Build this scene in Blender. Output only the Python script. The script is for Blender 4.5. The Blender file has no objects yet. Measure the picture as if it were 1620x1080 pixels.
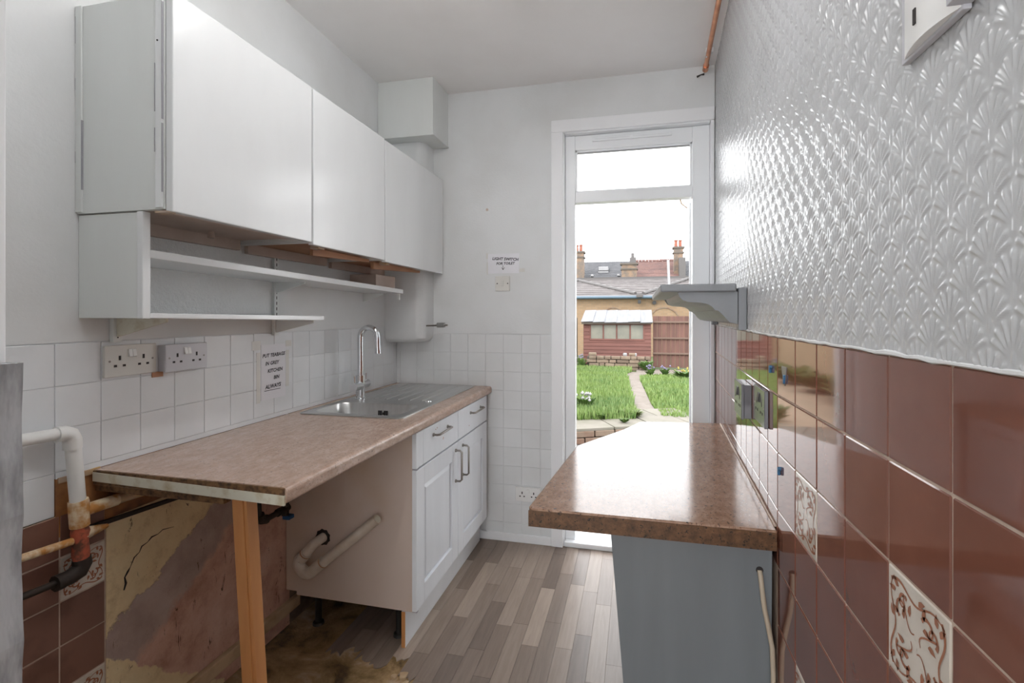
import bpy, bmesh, math, random
import numpy as np
from mathutils import Vector, Matrix, Euler

scene = bpy.context.scene
col = scene.collection
random.seed(7)
rng = np.random.default_rng(11)

# ------------------------------------------------------------------ camera
CAMZ = 1.298
cam_data = bpy.data.cameras.new('camera')
cam_data.sensor_width = 36.0
cam_data.lens = 767.95 / 1620 * 36.0
cam_data.shift_x = (810 - 826.96) / 1620
cam_data.shift_y = (497.05 - 540) / 1620
cam_data.clip_start = 0.02
cam_data.clip_end = 300
cam = bpy.data.objects.new('camera', cam_data)
cam.location = (0, 0, CAMZ)
cam.rotation_euler = (math.radians(90), 0, math.atan(0.2341))
col.objects.link(cam)
scene.camera = cam

# ------------------------------------------------------------------ light
world = bpy.data.worlds.new('overcast_sky')
scene.world = world
world.use_nodes = True
bg = world.node_tree.nodes['Background']
bg.inputs['Color'].default_value = (0.965, 0.98, 1.0, 1)
bg.inputs['Strength'].default_value = 4.2
sun_data = bpy.data.lights.new('sun', 'SUN')
sun_data.energy = 1.6
sun_data.angle = math.radians(25)
sun_data.color = (1.0, 0.95, 0.87)
sun = bpy.data.objects.new('sun', sun_data)
sun.rotation_euler = (math.radians(50), 0, math.radians(-28))
col.objects.link(sun)
FILL_TUBE_STRENGTH = 30.0
scene.view_settings.view_transform = 'Standard'
scene.view_settings.look = 'None'
scene.view_settings.exposure = 0.30
scene.view_settings.gamma = 1.0
scene.view_settings.use_curve_mapping = False
scene.cycles.use_denoising = True
scene.cycles.max_bounces = 10
scene.cycles.diffuse_bounces = 6

# ------------------------------------------------------------------ materials
def new_mat(name):
    m = bpy.data.materials.new(name)
    m.use_nodes = True
    nt = m.node_tree
    b = nt.nodes['Principled BSDF']
    return m, nt, b

def N(nt, kind, **kw):
    n = nt.nodes.new(kind)
    for k, v in kw.items():
        setattr(n, k, v)
    return n

def pos(nt, scale=(1, 1, 1)):
    g = N(nt, 'ShaderNodeNewGeometry')
    mp = N(nt, 'ShaderNodeMapping')
    mp.inputs['Scale'].default_value = scale
    nt.links.new(g.outputs['Position'], mp.inputs['Vector'])
    return mp.outputs['Vector']

def noise(nt, vec, scale, detail=4, rough=0.55, dist=0.0):
    n = N(nt, 'ShaderNodeTexNoise')
    n.inputs['Scale'].default_value = scale
    n.inputs['Detail'].default_value = detail
    n.inputs['Roughness'].default_value = rough
    n.inputs['Distortion'].default_value = dist
    nt.links.new(vec, n.inputs['Vector'])
    return n.outputs['Fac']

def ramp(nt, fac, stops, interp='LINEAR'):
    r = N(nt, 'ShaderNodeValToRGB')
    r.color_ramp.interpolation = interp
    el = r.color_ramp.elements
    while len(el) < len(stops):
        el.new(0.5)
    for e, (p, c) in zip(el, stops):
        e.position = p
        e.color = (c[0], c[1], c[2], 1) if len(c) == 3 else c
    nt.links.new(fac, r.inputs['Fac'])
    return r.outputs['Color']

def mixc(nt, fac, a, b, mode='MIX'):
    m = N(nt, 'ShaderNodeMix', data_type='RGBA', blend_type=mode)
    def put(sock, v):
        if hasattr(v, 'is_linked') or hasattr(v, 'links'):
            nt.links.new(v, sock)
        elif isinstance(v, (int, float)):
            sock.default_value = v
        else:
            sock.default_value = (v[0], v[1], v[2], 1)
    put(m.inputs[0], fac); put(m.inputs[6], a); put(m.inputs[7], b)
    return m.outputs[2]

def add_bump(nt, b, h, strength, dist=0.002):
    bp = N(nt, 'ShaderNodeBump')
    bp.inputs['Strength'].default_value = strength
    bp.inputs['Distance'].default_value = dist
    nt.links.new(h, bp.inputs['Height'])
    nt.links.new(bp.outputs['Normal'], b.inputs['Normal'])

def obj_rand(nt, colour, amount, hue=0.0):
    oi = N(nt, 'ShaderNodeObjectInfo')
    h = N(nt, 'ShaderNodeHueSaturation')
    mr = N(nt, 'ShaderNodeMapRange')
    mr.inputs[3].default_value = 1 - amount
    mr.inputs[4].default_value = 1 + amount
    nt.links.new(oi.outputs['Random'], mr.inputs[0])
    nt.links.new(mr.outputs[0], h.inputs['Value'])
    nt.links.new(colour, h.inputs['Color'])
    return h.outputs['Color']

def mat(name, base, rough=0.5, metal=0.0, var=None, scale=6.0, stretch=(1, 1, 1), amt=(0.4, 0.65),
        bump=0.0, bscale=60.0, bdist=0.002, rnd=0.0, spec=None, coat=0.0, detail=5):
    m, nt, b = new_mat(name)
    b.inputs['Roughness'].default_value = rough
    b.inputs['Metallic'].default_value = metal
    if spec is not None:
        b.inputs['Specular IOR Level'].default_value = spec
    if coat:
        b.inputs['Coat Weight'].default_value = coat
        b.inputs['Coat Roughness'].default_value = 0.05
    v = pos(nt, stretch)
    if var is None:
        var = tuple(c * 0.94 for c in base)
    c = ramp(nt, noise(nt, v, scale, detail), [(amt[0], base), (amt[1], var)])
    if rnd:
        c = obj_rand(nt, c, rnd)
    nt.links.new(c, b.inputs['Base Color'])
    if bump:
        add_bump(nt, b, noise(nt, v, bscale, 4), bump, bdist)
    return m

M = {}
M['wall_white'] = mat('wall_white', (0.735, 0.752, 0.762), 0.6, var=(0.675, 0.685, 0.685), scale=2.2, bump=0.35, bscale=90, bdist=0.002)
M['ceiling'] = mat('ceiling_paint', (0.88, 0.868, 0.865), 0.75, var=(0.83, 0.812, 0.805), scale=1.6, bump=0.15, bscale=40)
M['wood_white'] = mat('white_painted_board', (0.77, 0.79, 0.80), 0.22, var=(0.725, 0.742, 0.75), scale=3, stretch=(1, 1, 0.3), bump=0.08, bscale=30)
M['wood_cream'] = mat('cream_painted_board', (0.72, 0.745, 0.735), 0.42, var=(0.685, 0.705, 0.695), scale=5, stretch=(1, 1, 0.2), bump=0.1, bscale=45)
M['board_raw'] = mat('raw_orange_board', (0.50, 0.27, 0.15), 0.6, var=(0.40, 0.20, 0.11), scale=12, stretch=(1, 0.2, 1))
M['board_pink'] = mat('unpainted_underside_board', (0.60, 0.50, 0.44), 0.6, var=(0.53, 0.43, 0.37), scale=9)
M['white_tile'] = mat('white_painted_tile', (0.745, 0.765, 0.785), 0.28, var=(0.705, 0.725, 0.745), scale=6, bump=0.12, bscale=22, rnd=0.02)
M['back_tile'] = mat('back_wall_tile', (0.735, 0.75, 0.76), 0.3, var=(0.69, 0.70, 0.705), scale=4, bump=0.12, bscale=22, rnd=0.02)
M['upvc'] = mat('white_upvc', (0.87, 0.89, 0.91), 0.25, var=(0.85, 0.87, 0.89), scale=3)
M['gloss_white'] = mat('gloss_white_wood', (0.86, 0.87, 0.89), 0.3, var=(0.84, 0.85, 0.87), scale=4)
M['door_white'] = mat('white_foil_door', (0.80, 0.83, 0.87), 0.32, var=(0.77, 0.80, 0.84), scale=14, stretch=(1, 1, 0.15), bump=0.05, bscale=40)
M['plinth'] = mat('plinth_white', (0.76, 0.78, 0.80), 0.4)
M['side_panel'] = mat('melamine_side_panel', (0.62, 0.52, 0.46), 0.45, var=(0.56, 0.43, 0.32), scale=3.2, amt=(0.45, 0.75))
M['edge_grey'] = mat('grey_edge_strip', (0.36, 0.36, 0.39), 0.35)
M['steel'] = mat('brushed_steel', (0.62, 0.62, 0.61), 0.28, 1.0, var=(0.55, 0.55, 0.54), scale=8, stretch=(6, 0.6, 1), bump=0.02, bscale=200)
M['chrome'] = mat('chrome', (0.72, 0.73, 0.75), 0.10, 1.0)
M['pewter'] = mat('pewter_handle', (0.30, 0.28, 0.26), 0.35, 0.9)
M['black'] = mat('black_plastic', (0.015, 0.014, 0.013), 0.5)
M['dark'] = mat('dark_slot', (0.03, 0.025, 0.025), 0.8)
M['pipe_white'] = mat('white_painted_pipe', (0.78, 0.78, 0.76), 0.35, bump=0.3, bscale=60)
M['pvc_cream'] = mat('cream_waste_pipe', (0.70, 0.64, 0.57), 0.35, var=(0.62, 0.53, 0.43), scale=14)
M['copper'] = mat('copper', (0.80, 0.40, 0.24), 0.28, 1.0, var=(0.62, 0.28, 0.17), scale=18)
M['rust'] = mat('rusty_joint', (0.50, 0.23, 0.06), 0.75, var=(0.72, 0.60, 0.42), scale=28, amt=(0.42, 0.6), bump=0.8, bscale=90)
M['redrust'] = mat('red_rusty_joint', (0.45, 0.10, 0.05), 0.7, var=(0.12, 0.05, 0.03), scale=40, amt=(0.45, 0.6), bump=0.8, bscale=90)
M['iron'] = mat('dark_iron', (0.035, 0.025, 0.02), 0.6, 0.3, bump=0.4, bscale=80)
M['lead'] = mat('dull_pipe', (0.42, 0.33, 0.27), 0.55, var=(0.52, 0.32, 0.12), scale=9)
M['blue'] = mat('blue_plastic', (0.02, 0.10, 0.26), 0.4)
M['blue_plug'] = mat('blue_wall_plug', (0.03, 0.13, 0.26), 0.45)
M['socket_cream'] = mat('cream_socket_plastic', (0.70, 0.69, 0.655), 0.3)
M['socket_grey'] = mat('pale_grey_socket_plastic', (0.56, 0.56, 0.60), 0.3)
M['socket_white'] = mat('white_socket_plastic', (0.82, 0.82, 0.81), 0.28)
M['socket_metal'] = mat('grey_socket_box', (0.15, 0.15, 0.165), 0.22)
M['brown_tile'] = mat('brown_glazed_tile', (0.200, 0.078, 0.053), 0.045, var=(0.172, 0.065, 0.044), scale=7, rnd=0.06, bump=0.03, bscale=7, bdist=0.004, coat=0.3)
M['brown_tile_matt'] = mat('grubby_brown_tile', (0.20, 0.098, 0.070), 0.3, var=(0.13, 0.060, 0.042), scale=11, rnd=0.08, amt=(0.5, 0.75))
M['deco_tile'] = mat('cream_glazed_tile', (0.66, 0.60, 0.53), 0.09, var=(0.60, 0.54, 0.47), scale=20)
M['scroll'] = mat('tan_scroll_print', (0.36, 0.15, 0.085), 0.25)
M['grout'] = mat('grout', (0.55, 0.44, 0.36), 0.6, var=(0.42, 0.31, 0.24), scale=30)
M['grey_paint'] = mat('grey_brush_paint', (0.190, 0.208, 0.224), 0.42, var=(0.168, 0.184, 0.198), scale=8, stretch=(1, 1, 0.12), bump=0.15, bscale=60)
M['shelf_grey'] = mat('grey_shelf_paint', (0.25, 0.262, 0.28), 0.45, var=(0.225, 0.237, 0.25), scale=10, bump=0.1)
M['cable'] = mat('beige_cable', (0.50, 0.42, 0.32), 0.45)
M['bare_pine'] = mat('bare_pine', (0.62, 0.30, 0.11), 0.5, var=(0.50, 0.21, 0.07), scale=14, stretch=(1, 1, 0.12), amt=(0.4, 0.7))
M['batten'] = mat('old_batten', (0.62, 0.47, 0.31), 0.7, var=(0.42, 0.29, 0.17), scale=9)
M['paper'] = mat('white_paper', (0.80, 0.80, 0.84), 0.5)
M['tape'] = mat('clear_tape', (0.74, 0.73, 0.70), 0.15)
M['ink'] = mat('black_ink', (0.02, 0.02, 0.03), 0.6)
M['jamb_grey'] = mat('rough_grey_gloss', (0.44, 0.45, 0.47), 0.25, var=(0.16, 0.165, 0.175), scale=34, stretch=(1, 1, 0.25), bump=0.9, bscale=22, bdist=0.006)
M['flake'] = mat('white_laminate_edging', (0.66, 0.64, 0.54), 0.4, var=(0.48, 0.40, 0.26), scale=22, amt=(0.5, 0.7))
M['chip'] = mat('raw_chipboard', (0.20, 0.105, 0.045), 0.9, var=(0.05, 0.025, 0.012), scale=60, bump=0.8, bscale=150)
M['glass_obscure'] = mat('dusty_shed_pane', (0.17, 0.165, 0.135), 0.35, var=(0.13, 0.13, 0.11), scale=3)
M['concrete'] = None

# glass
m, nt, b = new_mat('clear_glass')
b.inputs['Base Color'].default_value = (1, 1, 1, 1)
b.inputs['Roughness'].default_value = 0.0
b.inputs['Transmission Weight'].default_value = 1.0
b.inputs['IOR'].default_value = 1.02
M['glass'] = m

# speckled laminate worktop
def laminate(name, a, bcol, c, d, rough=0.22):
    m, nt, b = new_mat(name)
    v = pos(nt)
    v2 = pos(nt, (1, 0.45, 1))
    base = ramp(nt, noise(nt, v2, 48, 6, 0.75), [(0.32, a), (0.52, bcol), (0.70, c)])
    sp = ramp(nt, noise(nt, v, 130, 2, 0.6), [(0.60, (0, 0, 0)), (0.68, (1, 1, 1))])
    cc = mixc(nt, sp, base, d)
    sp2 = ramp(nt, noise(nt, v, 85, 2, 0.6), [(0.64, (0, 0, 0)), (0.70, (1, 1, 1))])
    cc = mixc(nt, sp2, cc, a)
    nt.links.new(cc, b.inputs['Base Color'])
    b.inputs['Roughness'].default_value = rough
    add_bump(nt, b, noise(nt, v, 300, 2), 0.05, 0.001)
    return m
M['laminate_tan'] = laminate('tan_speckled_laminate', (0.36, 0.235, 0.175), (0.47, 0.330, 0.258), (0.56, 0.42, 0.345), (0.27, 0.20, 0.17), 0.24)
M['laminate_brown'] = laminate('brown_speckled_laminate', (0.22, 0.120, 0.072), (0.31, 0.185, 0.122), (0.39, 0.255, 0.185), (0.06, 0.035, 0.026), 0.13)

M['laminate_edge'] = laminate('brown_speckled_edge', (0.055, 0.025, 0.011), (0.120, 0.058, 0.026), (0.19, 0.092, 0.042), (0.010, 0.007, 0.006), 0.4)
# wood strip floor planks: tone by object
m, nt, b = new_mat('grey_oak_strip')
v = pos(nt, (14, 1.0, 1))
g1 = noise(nt, v, 4.0, 8, 0.65, 0.4)
oi = N(nt, 'ShaderNodeObjectInfo')
tone = ramp(nt, oi.outputs['Random'], [(0.0, (0.178, 0.134, 0.108)), (0.35, (0.250, 0.192, 0.156)), (0.75, (0.318, 0.250, 0.205)), (1.0, (0.410, 0.328, 0.268))])
dk = mixc(nt, 1.0, tone, (0.80, 0.785, 0.775), 'MULTIPLY')
gr = ramp(nt, g1, [(0.35, (0, 0, 0)), (0.62, (1, 1, 1))])
nt.links.new(mixc(nt, gr, dk, tone), b.inputs['Base Color'])
b.inputs['Roughness'].default_value = 0.36
add_bump(nt, b, g1, 0.08, 0.001)
M['plank'] = m

# stained concrete floor
m, nt, b = new_mat('stained_concrete')
v = pos(nt)
c1 = ramp(nt, noise(nt, v, 5.5, 8, 0.65, 0.6), [(0.34, (0.06, 0.035, 0.018)), (0.44, (0.22, 0.135, 0.050)), (0.55, (0.38, 0.25, 0.12)), (0.68, (0.56, 0.43, 0.32))])
nt.links.new(c1, b.inputs['Base Color'])
b.inputs['Roughness'].default_value = 0.8
add_bump(nt, b, noise(nt, v, 24, 8, 0.7), 0.9, 0.01)
M['concrete'] = m

# old plaster with peeling layers
m, nt, b = new_mat('peeling_plaster')
g = N(nt, 'ShaderNodeNewGeometry')
sx = N(nt, 'ShaderNodeSeparateXYZ')
nt.links.new(g.outputs['Position'], sx.inputs[0])
v = pos(nt)
def lin(ky, kz, k0, nz_scale, nz_amt):
    a1 = N(nt, 'ShaderNodeMath', operation='MULTIPLY_ADD'); a1.inputs[1].default_value = ky; a1.inputs[2].default_value = k0
    nt.links.new(sx.outputs['Y'], a1.inputs[0])
    a2 = N(nt, 'ShaderNodeMath', operation='MULTIPLY_ADD'); a2.inputs[1].default_value = kz
    nt.links.new(sx.outputs['Z'], a2.inputs[0]); nt.links.new(a1.outputs[0], a2.inputs[2])
    a3 = N(nt, 'ShaderNodeMath', operation='MULTIPLY_ADD'); a3.inputs[1].default_value = nz_amt
    nt.links.new(noise(nt, v, nz_scale, 9, 0.72), a3.inputs[0]); nt.links.new(a2.outputs[0], a3.inputs[2])
    return a3.outputs[0]
s_cream = lin(-0.72, 1.0, -0.640 + 0.72 * 1.364 - 0.10, 9, 0.20)
s_pink = lin(-0.73, 1.0, -0.453 + 0.73 * 1.364 - 0.09, 6, 0.18)
s_low = lin(-0.9, -1.0, 1.29 - 0.05, 13, 0.10)
mauve = ramp(nt, noise(nt, v, 7, 8, 0.6), [(0.3, (0.36, 0.265, 0.23)), (0.55, (0.48, 0.375, 0.34)), (0.75, (0.57, 0.48, 0.45))])
pink = ramp(nt, noise(nt, v, 9, 9, 0.7), [(0.3, (0.42, 0.235, 0.175)), (0.5, (0.62, 0.385, 0.305)), (0.72, (0.72, 0.52, 0.44))])
cream = ramp(nt, noise(nt, v, 12, 8, 0.7), [(0.30, (0.56, 0.42, 0.24)), (0.48, (0.76, 0.62, 0.38)), (0.75, (0.82, 0.70, 0.46))])
f1 = ramp(nt, s_pink, [(0.0, (1, 1, 1)), (0.03, (0, 0, 0))])
f2 = ramp(nt, s_cream, [(0.0, (0, 0, 0)), (0.006, (1, 1, 1))])
f3 = ramp(nt, s_low, [(0.0, (0, 0, 0)), (0.006, (1, 1, 1))])
cc = mixc(nt, f1, mauve, pink)
cc = mixc(nt, f2, cc, cream)
cc = mixc(nt, f3, cc, cream)
scr = ramp(nt, noise(nt, pos(nt, (1, 1.0, 0.35)), 26, 6, 0.75, 1.5), [(0.325, (1, 1, 1)), (0.38, (0, 0, 0))])
cc = mixc(nt, scr, cc, (0.10, 0.055, 0.035))
nt.links.new(cc, b.inputs['Base Color'])
b.inputs['Roughness'].default_value = 0.85
hh = N(nt, 'ShaderNodeMath', operation='ADD')
nt.links.new(f2, hh.inputs[0]); nt.links.new(noise(nt, v, 30, 8, 0.7), hh.inputs[1])
add_bump(nt, b, hh.outputs[0], 0.6, 0.004)
M['plaster'] = m
M['grime'] = mat('orange_grimed_plaster', (0.46, 0.20, 0.065), 0.8, var=(0.12, 0.055, 0.028), scale=9, amt=(0.38, 0.66), bump=0.6, bscale=40, detail=8)
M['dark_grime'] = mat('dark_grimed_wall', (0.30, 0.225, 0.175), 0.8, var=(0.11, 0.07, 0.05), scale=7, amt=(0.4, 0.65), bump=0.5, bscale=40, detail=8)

# embossed gloss wallpaper
M['embossed'] = mat('embossed_gloss_paper', (0.52, 0.53, 0.545), 0.22, var=(0.49, 0.50, 0.51), scale=3, bump=0.08, bscale=420, bdist=0.001)
M['anaglypta'] = mat('stippled_paper', (0.80, 0.81, 0.81), 0.35, var=(0.75, 0.755, 0.75), scale=3, bump=1.0, bscale=95, bdist=0.005)

# garden materials
M['grass'] = None
m, nt, b = new_mat('grass_blade')
v = pos(nt)
c = ramp(nt, noise(nt, v, 1.3, 3), [(0.35, (0.070, 0.150, 0.040)), (0.6, (0.130, 0.215, 0.040))])
c = mixc(nt, ramp(nt, noise(nt, v, 24, 2), [(0.35, (0, 0, 0)), (0.7, (1, 1, 1))]), c, (0.190, 0.250, 0.085))
nt.links.new(c, b.inputs['Base Color'])
b.inputs['Roughness'].default_value = 0.6
M['grass'] = m
M['soil'] = mat('lawn_soil', (0.060, 0.085, 0.021), 0.9, var=(0.048, 0.060, 0.018), scale=4)
M['path'] = mat('trodden_earth', (0.157, 0.133, 0.115), 0.9, var=(0.121, 0.100, 0.081), scale=6, bump=0.6, bscale=20, bdist=0.02)
M['slab'] = mat('pale_slab', (0.150, 0.136, 0.112), 0.85, var=(0.120, 0.112, 0.085), scale=5, rnd=0.08)
M['side_slab'] = mat('peach_paving', (0.30, 0.225, 0.155), 0.85, var=(0.25, 0.19, 0.13), scale=2)
M['yard'] = mat('yard_concrete', (0.151, 0.139, 0.127), 0.85, var=(0.121, 0.112, 0.100), scale=4)
M['quarry'] = mat('red_quarry_tile', (0.157, 0.051, 0.042), 0.6, var=(0.133, 0.040, 0.030), scale=9, rnd=0.08)
M['brick_mix'] = mat('old_brick', (0.139, 0.076, 0.051), 0.85, var=(0.169, 0.127, 0.091), scale=7, rnd=0.18, amt=(0.35, 0.6))
M['stone_mix'] = mat('sandstone', (0.185, 0.145, 0.105), 0.9, var=(0.145, 0.100, 0.075), scale=5, rnd=0.22, amt=(0.35, 0.65), bump=0.6, bscale=14, bdist=0.02)
M['mortar'] = mat('dark_mortar', (0.078, 0.066, 0.055), 0.9)
M['shed_board'] = mat('red_brown_cladding', (0.125, 0.050, 0.040), 0.75, var=(0.095, 0.038, 0.030), scale=5, stretch=(0.3, 1, 2), rnd=0.12)
M['fence_board'] = mat('fence_board', (0.115, 0.055, 0.043), 0.8, var=(0.085, 0.042, 0.034), scale=6, stretch=(2, 1, 0.3), rnd=0.16)
M['fence_rail'] = mat('pale_fence_rail', (0.121, 0.078, 0.060), 0.8)
M['shed_roof'] = mat('pale_roof_sheet', (0.135, 0.137, 0.147), 0.6, var=(0.098, 0.101, 0.112), scale=4, stretch=(3, 0.4, 1))
M['render_cream'] = mat('cream_rendered_wall', (0.40, 0.300, 0.190), 0.85, var=(0.35, 0.262, 0.165), scale=2)
M['leaf'] = mat('leaf_green', (0.042, 0.091, 0.018), 0.6, var=(0.076, 0.127, 0.024), scale=9)
M['leaf_dark'] = mat('hedge_green', (0.103, 0.127, 0.030), 0.6, var=(0.060, 0.091, 0.018), scale=6)
M['petal'] = mat('lilac_petal', (0.127, 0.109, 0.187), 0.6)
M['petal_yellow'] = mat('yellow_petal', (0.242, 0.199, 0.030), 0.6)
M['petal_white'] = mat('white_petal', (0.257, 0.257, 0.257), 0.6)
M['gutter'] = mat('blue_grey_gutter', (0.066, 0.100, 0.133), 0.4)
M['slate'] = mat('dark_slate', (0.060, 0.062, 0.068), 0.7, var=(0.081, 0.081, 0.088), scale=3, rnd=0.10)
M['lowroof'] = mat('grey_brown_roof_tile', (0.088, 0.078, 0.077), 0.75, var=(0.118, 0.106, 0.104), scale=3, rnd=0.10)
M['redroof'] = mat('red_clay_tile', (0.133, 0.071, 0.060), 0.75, var=(0.103, 0.058, 0.053), scale=3, rnd=0.12)
M['leadgrey'] = mat('lead_flashing', (0.070, 0.064, 0.062), 0.6)
M['terracotta'] = mat('terracotta_pot', (0.199, 0.060, 0.033), 0.7)
M['chimney_brick'] = mat('sooty_brick', (0.175, 0.118, 0.080), 0.9, var=(0.105, 0.085, 0.070), scale=4, amt=(0.4, 0.6))
M['offwhite'] = mat('offwhite_pipe', (0.242, 0.242, 0.248), 0.5)

# yellow stock brick (far wall)
m, nt, b = new_mat('yellow_stock_brick')
g = N(nt, 'ShaderNodeNewGeometry')
sp = N(nt, 'ShaderNodeSeparateXYZ'); nt.links.new(g.outputs['Position'], sp.inputs[0])
cb = N(nt, 'ShaderNodeCombineXYZ')
nt.links.new(sp.outputs['X'], cb.inputs['X']); nt.links.new(sp.outputs['Z'], cb.inputs['Y'])
br = N(nt, 'ShaderNodeTexBrick')
br.inputs['Color1'].default_value = (0.235, 0.155, 0.092, 1)
br.inputs['Color2'].default_value = (0.200, 0.130, 0.075, 1)
br.inputs['Mortar'].default_value = (0.169, 0.133, 0.094, 1)
br.inputs['Scale'].default_value = 1.0
br.inputs['Brick Width'].default_value = 0.225
br.inputs['Row Height'].default_value = 0.075
br.inputs['Mortar Size'].default_value = 0.008
nt.links.new(cb.outputs[0], br.inputs['Vector'])
nt.links.new(br.outputs['Color'], b.inputs['Base Color'])
b.inputs['Roughness'].default_value = 0.9
M['stock_brick'] = m

# glow of the added fill tube
m, nt, b = new_mat('fill_tube_glow')
b.inputs['Base Color'].default_value = (1, 1, 1, 1)
b.inputs['Emission Color'].default_value = (1.0, 0.985, 0.97, 1)
b.inputs['Emission Strength'].default_value = FILL_TUBE_STRENGTH
M['tube'] = m

# ------------------------------------------------------------------ geometry helpers
OFF = {}

class MB:
    def __init__(self):
        self.v = []; self.f = []
    def add(self, vs, fs):
        o = len(self.v)
        self.v += [tuple(p) for p in vs]
        self.f += [tuple(i + o for i in f) for f in fs]
        return self
    def box(self, lo, hi):
        (a, b, c), (d, e, f) = lo, hi
        return self.add([(a, b, c), (d, b, c), (d, e, c), (a, e, c), (a, b, f), (d, b, f), (d, e, f), (a, e, f)],
                        [(0, 3, 2, 1), (4, 5, 6, 7), (0, 1, 5, 4), (1, 2, 6, 5), (2, 3, 7, 6), (3, 0, 4, 7)])
    def hexa(self, p):            # eight corners, bottom loop then top loop
        return self.add(p, [(0, 3, 2, 1), (4, 5, 6, 7), (0, 1, 5, 4), (1, 2, 6, 5), (2, 3, 7, 6), (3, 0, 4, 7)])
    def prism(self, poly, axis, a, b):
        def P(u, w, t):
            return {'x': (t, u, w), 'y': (u, t, w), 'z': (u, w, t)}[axis]
        n = len(poly)
        vs = [P(u, w, a) for u, w in poly] + [P(u, w, b) for u, w in poly]
        fs = [tuple(range(n))[::-1], tuple(range(n, 2 * n))]
        fs += [(i, (i + 1) % n, n + (i + 1) % n, n + i) for i in range(n)]
        return self.add(vs, fs)
    def tube(self, pts, r, n=12, cap=True):
        pts = [Vector(p) for p in pts]
        rs = r if isinstance(r, (list, tuple)) else [r] * len(pts)
        rings = []
        ref = None
        for i, p in enumerate(pts):
            t = (pts[min(i + 1, len(pts) - 1)] - pts[max(i - 1, 0)])
            if t.length < 1e-9:
                t = Vector((0, 0, 1))
            t.normalize()
            if ref is None:
                ref = Vector((0, 0, 1)) if abs(t.z) < 0.9 else Vector((1, 0, 0))
            u = ref - t * ref.dot(t)
            if u.length < 1e-6:
                u = Vector((1, 0, 0)) - t * t.x
            u.normalize(); ref = u
            w = t.cross(u)
            rings.append([p + (u * math.cos(2 * math.pi * k / n) + w * math.sin(2 * math.pi * k / n)) * rs[i] for k in range(n)])
        vs = [q for rg in rings for q in rg]
        fs = []
        for i in range(len(rings) - 1):
            for k in range(n):
                fs.append((i * n + k, i * n + (k + 1) % n, (i + 1) * n + (k + 1) % n, (i + 1) * n + k))
        if cap:
            fs.append(tuple(range(n))[::-1])
            fs.append(tuple(range((len(rings) - 1) * n, len(rings) * n)))
        return self.add(vs, fs)
    def build(self, name, material, parent=None, bevel=0.0, smooth=False, origin=None, seg=2):
        me = bpy.data.meshes.new(name)
        if parent is not None:
            off = OFF[parent.name]
        elif origin is not None:
            off = Vector(origin)
        else:
            a = np.array(self.v)
            off = Vector(((a[:, 0].min() + a[:, 0].max()) / 2, (a[:, 1].min() + a[:, 1].max()) / 2, a[:, 2].min()))
        me.from_pydata([(x - off.x, y - off.y, z - off.z) for x, y, z in self.v], [], self.f)
        bm = bmesh.new(); bm.from_mesh(me)
        bmesh.ops.recalc_face_normals(bm, faces=bm.faces)
        if bevel:
            bmesh.ops.bevel(bm, geom=list(bm.edges), offset=bevel, segments=seg, affect='EDGES', profile=0.5, clamp_overlap=True)
        bm.to_mesh(me); bm.free()
        if smooth:
            for p in me.polygons:
                p.use_smooth = True
        o = bpy.data.objects.new(name, me)
        if material:
            me.materials.append(M[material] if isinstance(material, str) else material)
        col.objects.link(o)
        if parent is not None:
            o.parent = parent
        else:
            o.location = off
        OFF[o.name] = off
        if smooth:
            try:
                me.set_sharp_from_angle(angle=math.radians(40))
            except Exception:
                pass
        return o

def box(name, lo, hi, material, parent=None, bevel=0.0):
    return MB().box(lo, hi).build(name, material, parent, bevel)

def thing(name, label, cat, loc, group=None):
    o = bpy.data.objects.new(name, None)
    o.empty_display_size = 0.05
    o.location = loc
    col.objects.link(o)
    OFF[o.name] = Vector(loc)
    o['label'] = label; o['category'] = cat
    if group:
        o['group'] = group
    return o

def tag(o, label, cat, group=None, kind=None):
    o['label'] = label
    if cat:
        o['category'] = cat
    if group:
        o['group'] = group
    if kind:
        o['kind'] = kind
    return o

def struct(o, label, cat):
    return tag(o, label, cat, kind='structure')

_shared = {}
def piece(name, dims, loc, material, parent, bevel=0.001, rotz=0.0, rot=None):
    """one brick / tile / board that shares its mesh with the alike ones; loc = world centre"""
    key = (name, tuple(round(d, 4) for d in dims), material, bevel)
    if key not in _shared:
        hx, hy, hz = [d / 2 for d in dims]
        me = bpy.data.meshes.new(name)
        mb = MB().box((-hx, -hy, -hz), (hx, hy, hz))
        me.from_pydata(mb.v, [], mb.f)
        if bevel:
            bm = bmesh.new(); bm.from_mesh(me)
            bmesh.ops.bevel(bm, geom=list(bm.edges), offset=bevel, segments=1, affect='EDGES', clamp_overlap=True)
            bm.to_mesh(me); bm.free()
        me.materials.append(M[material])
        _shared[key] = me
    o = bpy.data.objects.new(name, _shared[key])
    col.objects.link(o)
    o.parent = parent
    o.location = Vector(loc) - OFF[parent.name]
    if rot is not None:
        o.rotation_euler = rot
    elif rotz:
        o.rotation_euler = (0, 0, rotz)
    OFF[o.name] = Vector(loc)
    return o

def arc(c, r, a0, a1, n, plane):
    out = []
    for i in range(n + 1):
        a = math.radians(a0 + (a1 - a0) * i / n)
        u, w = r * math.cos(a), r * math.sin(a)
        if plane == 'xz': out.append((c[0] + u, c[1], c[2] + w))
        if plane == 'yz': out.append((c[0], c[1] + u, c[2] + w))
        if plane == 'xy': out.append((c[0] + u, c[1] + w, c[2]))
    return out

XL, YB, HC = -1.417, 2.6965, 2.60
KY, KS, XA = 1.2745, 0.049, 0.330
def wallx(y):
    return XA if y <= KY else XA + KS * (y - KY)

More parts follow.
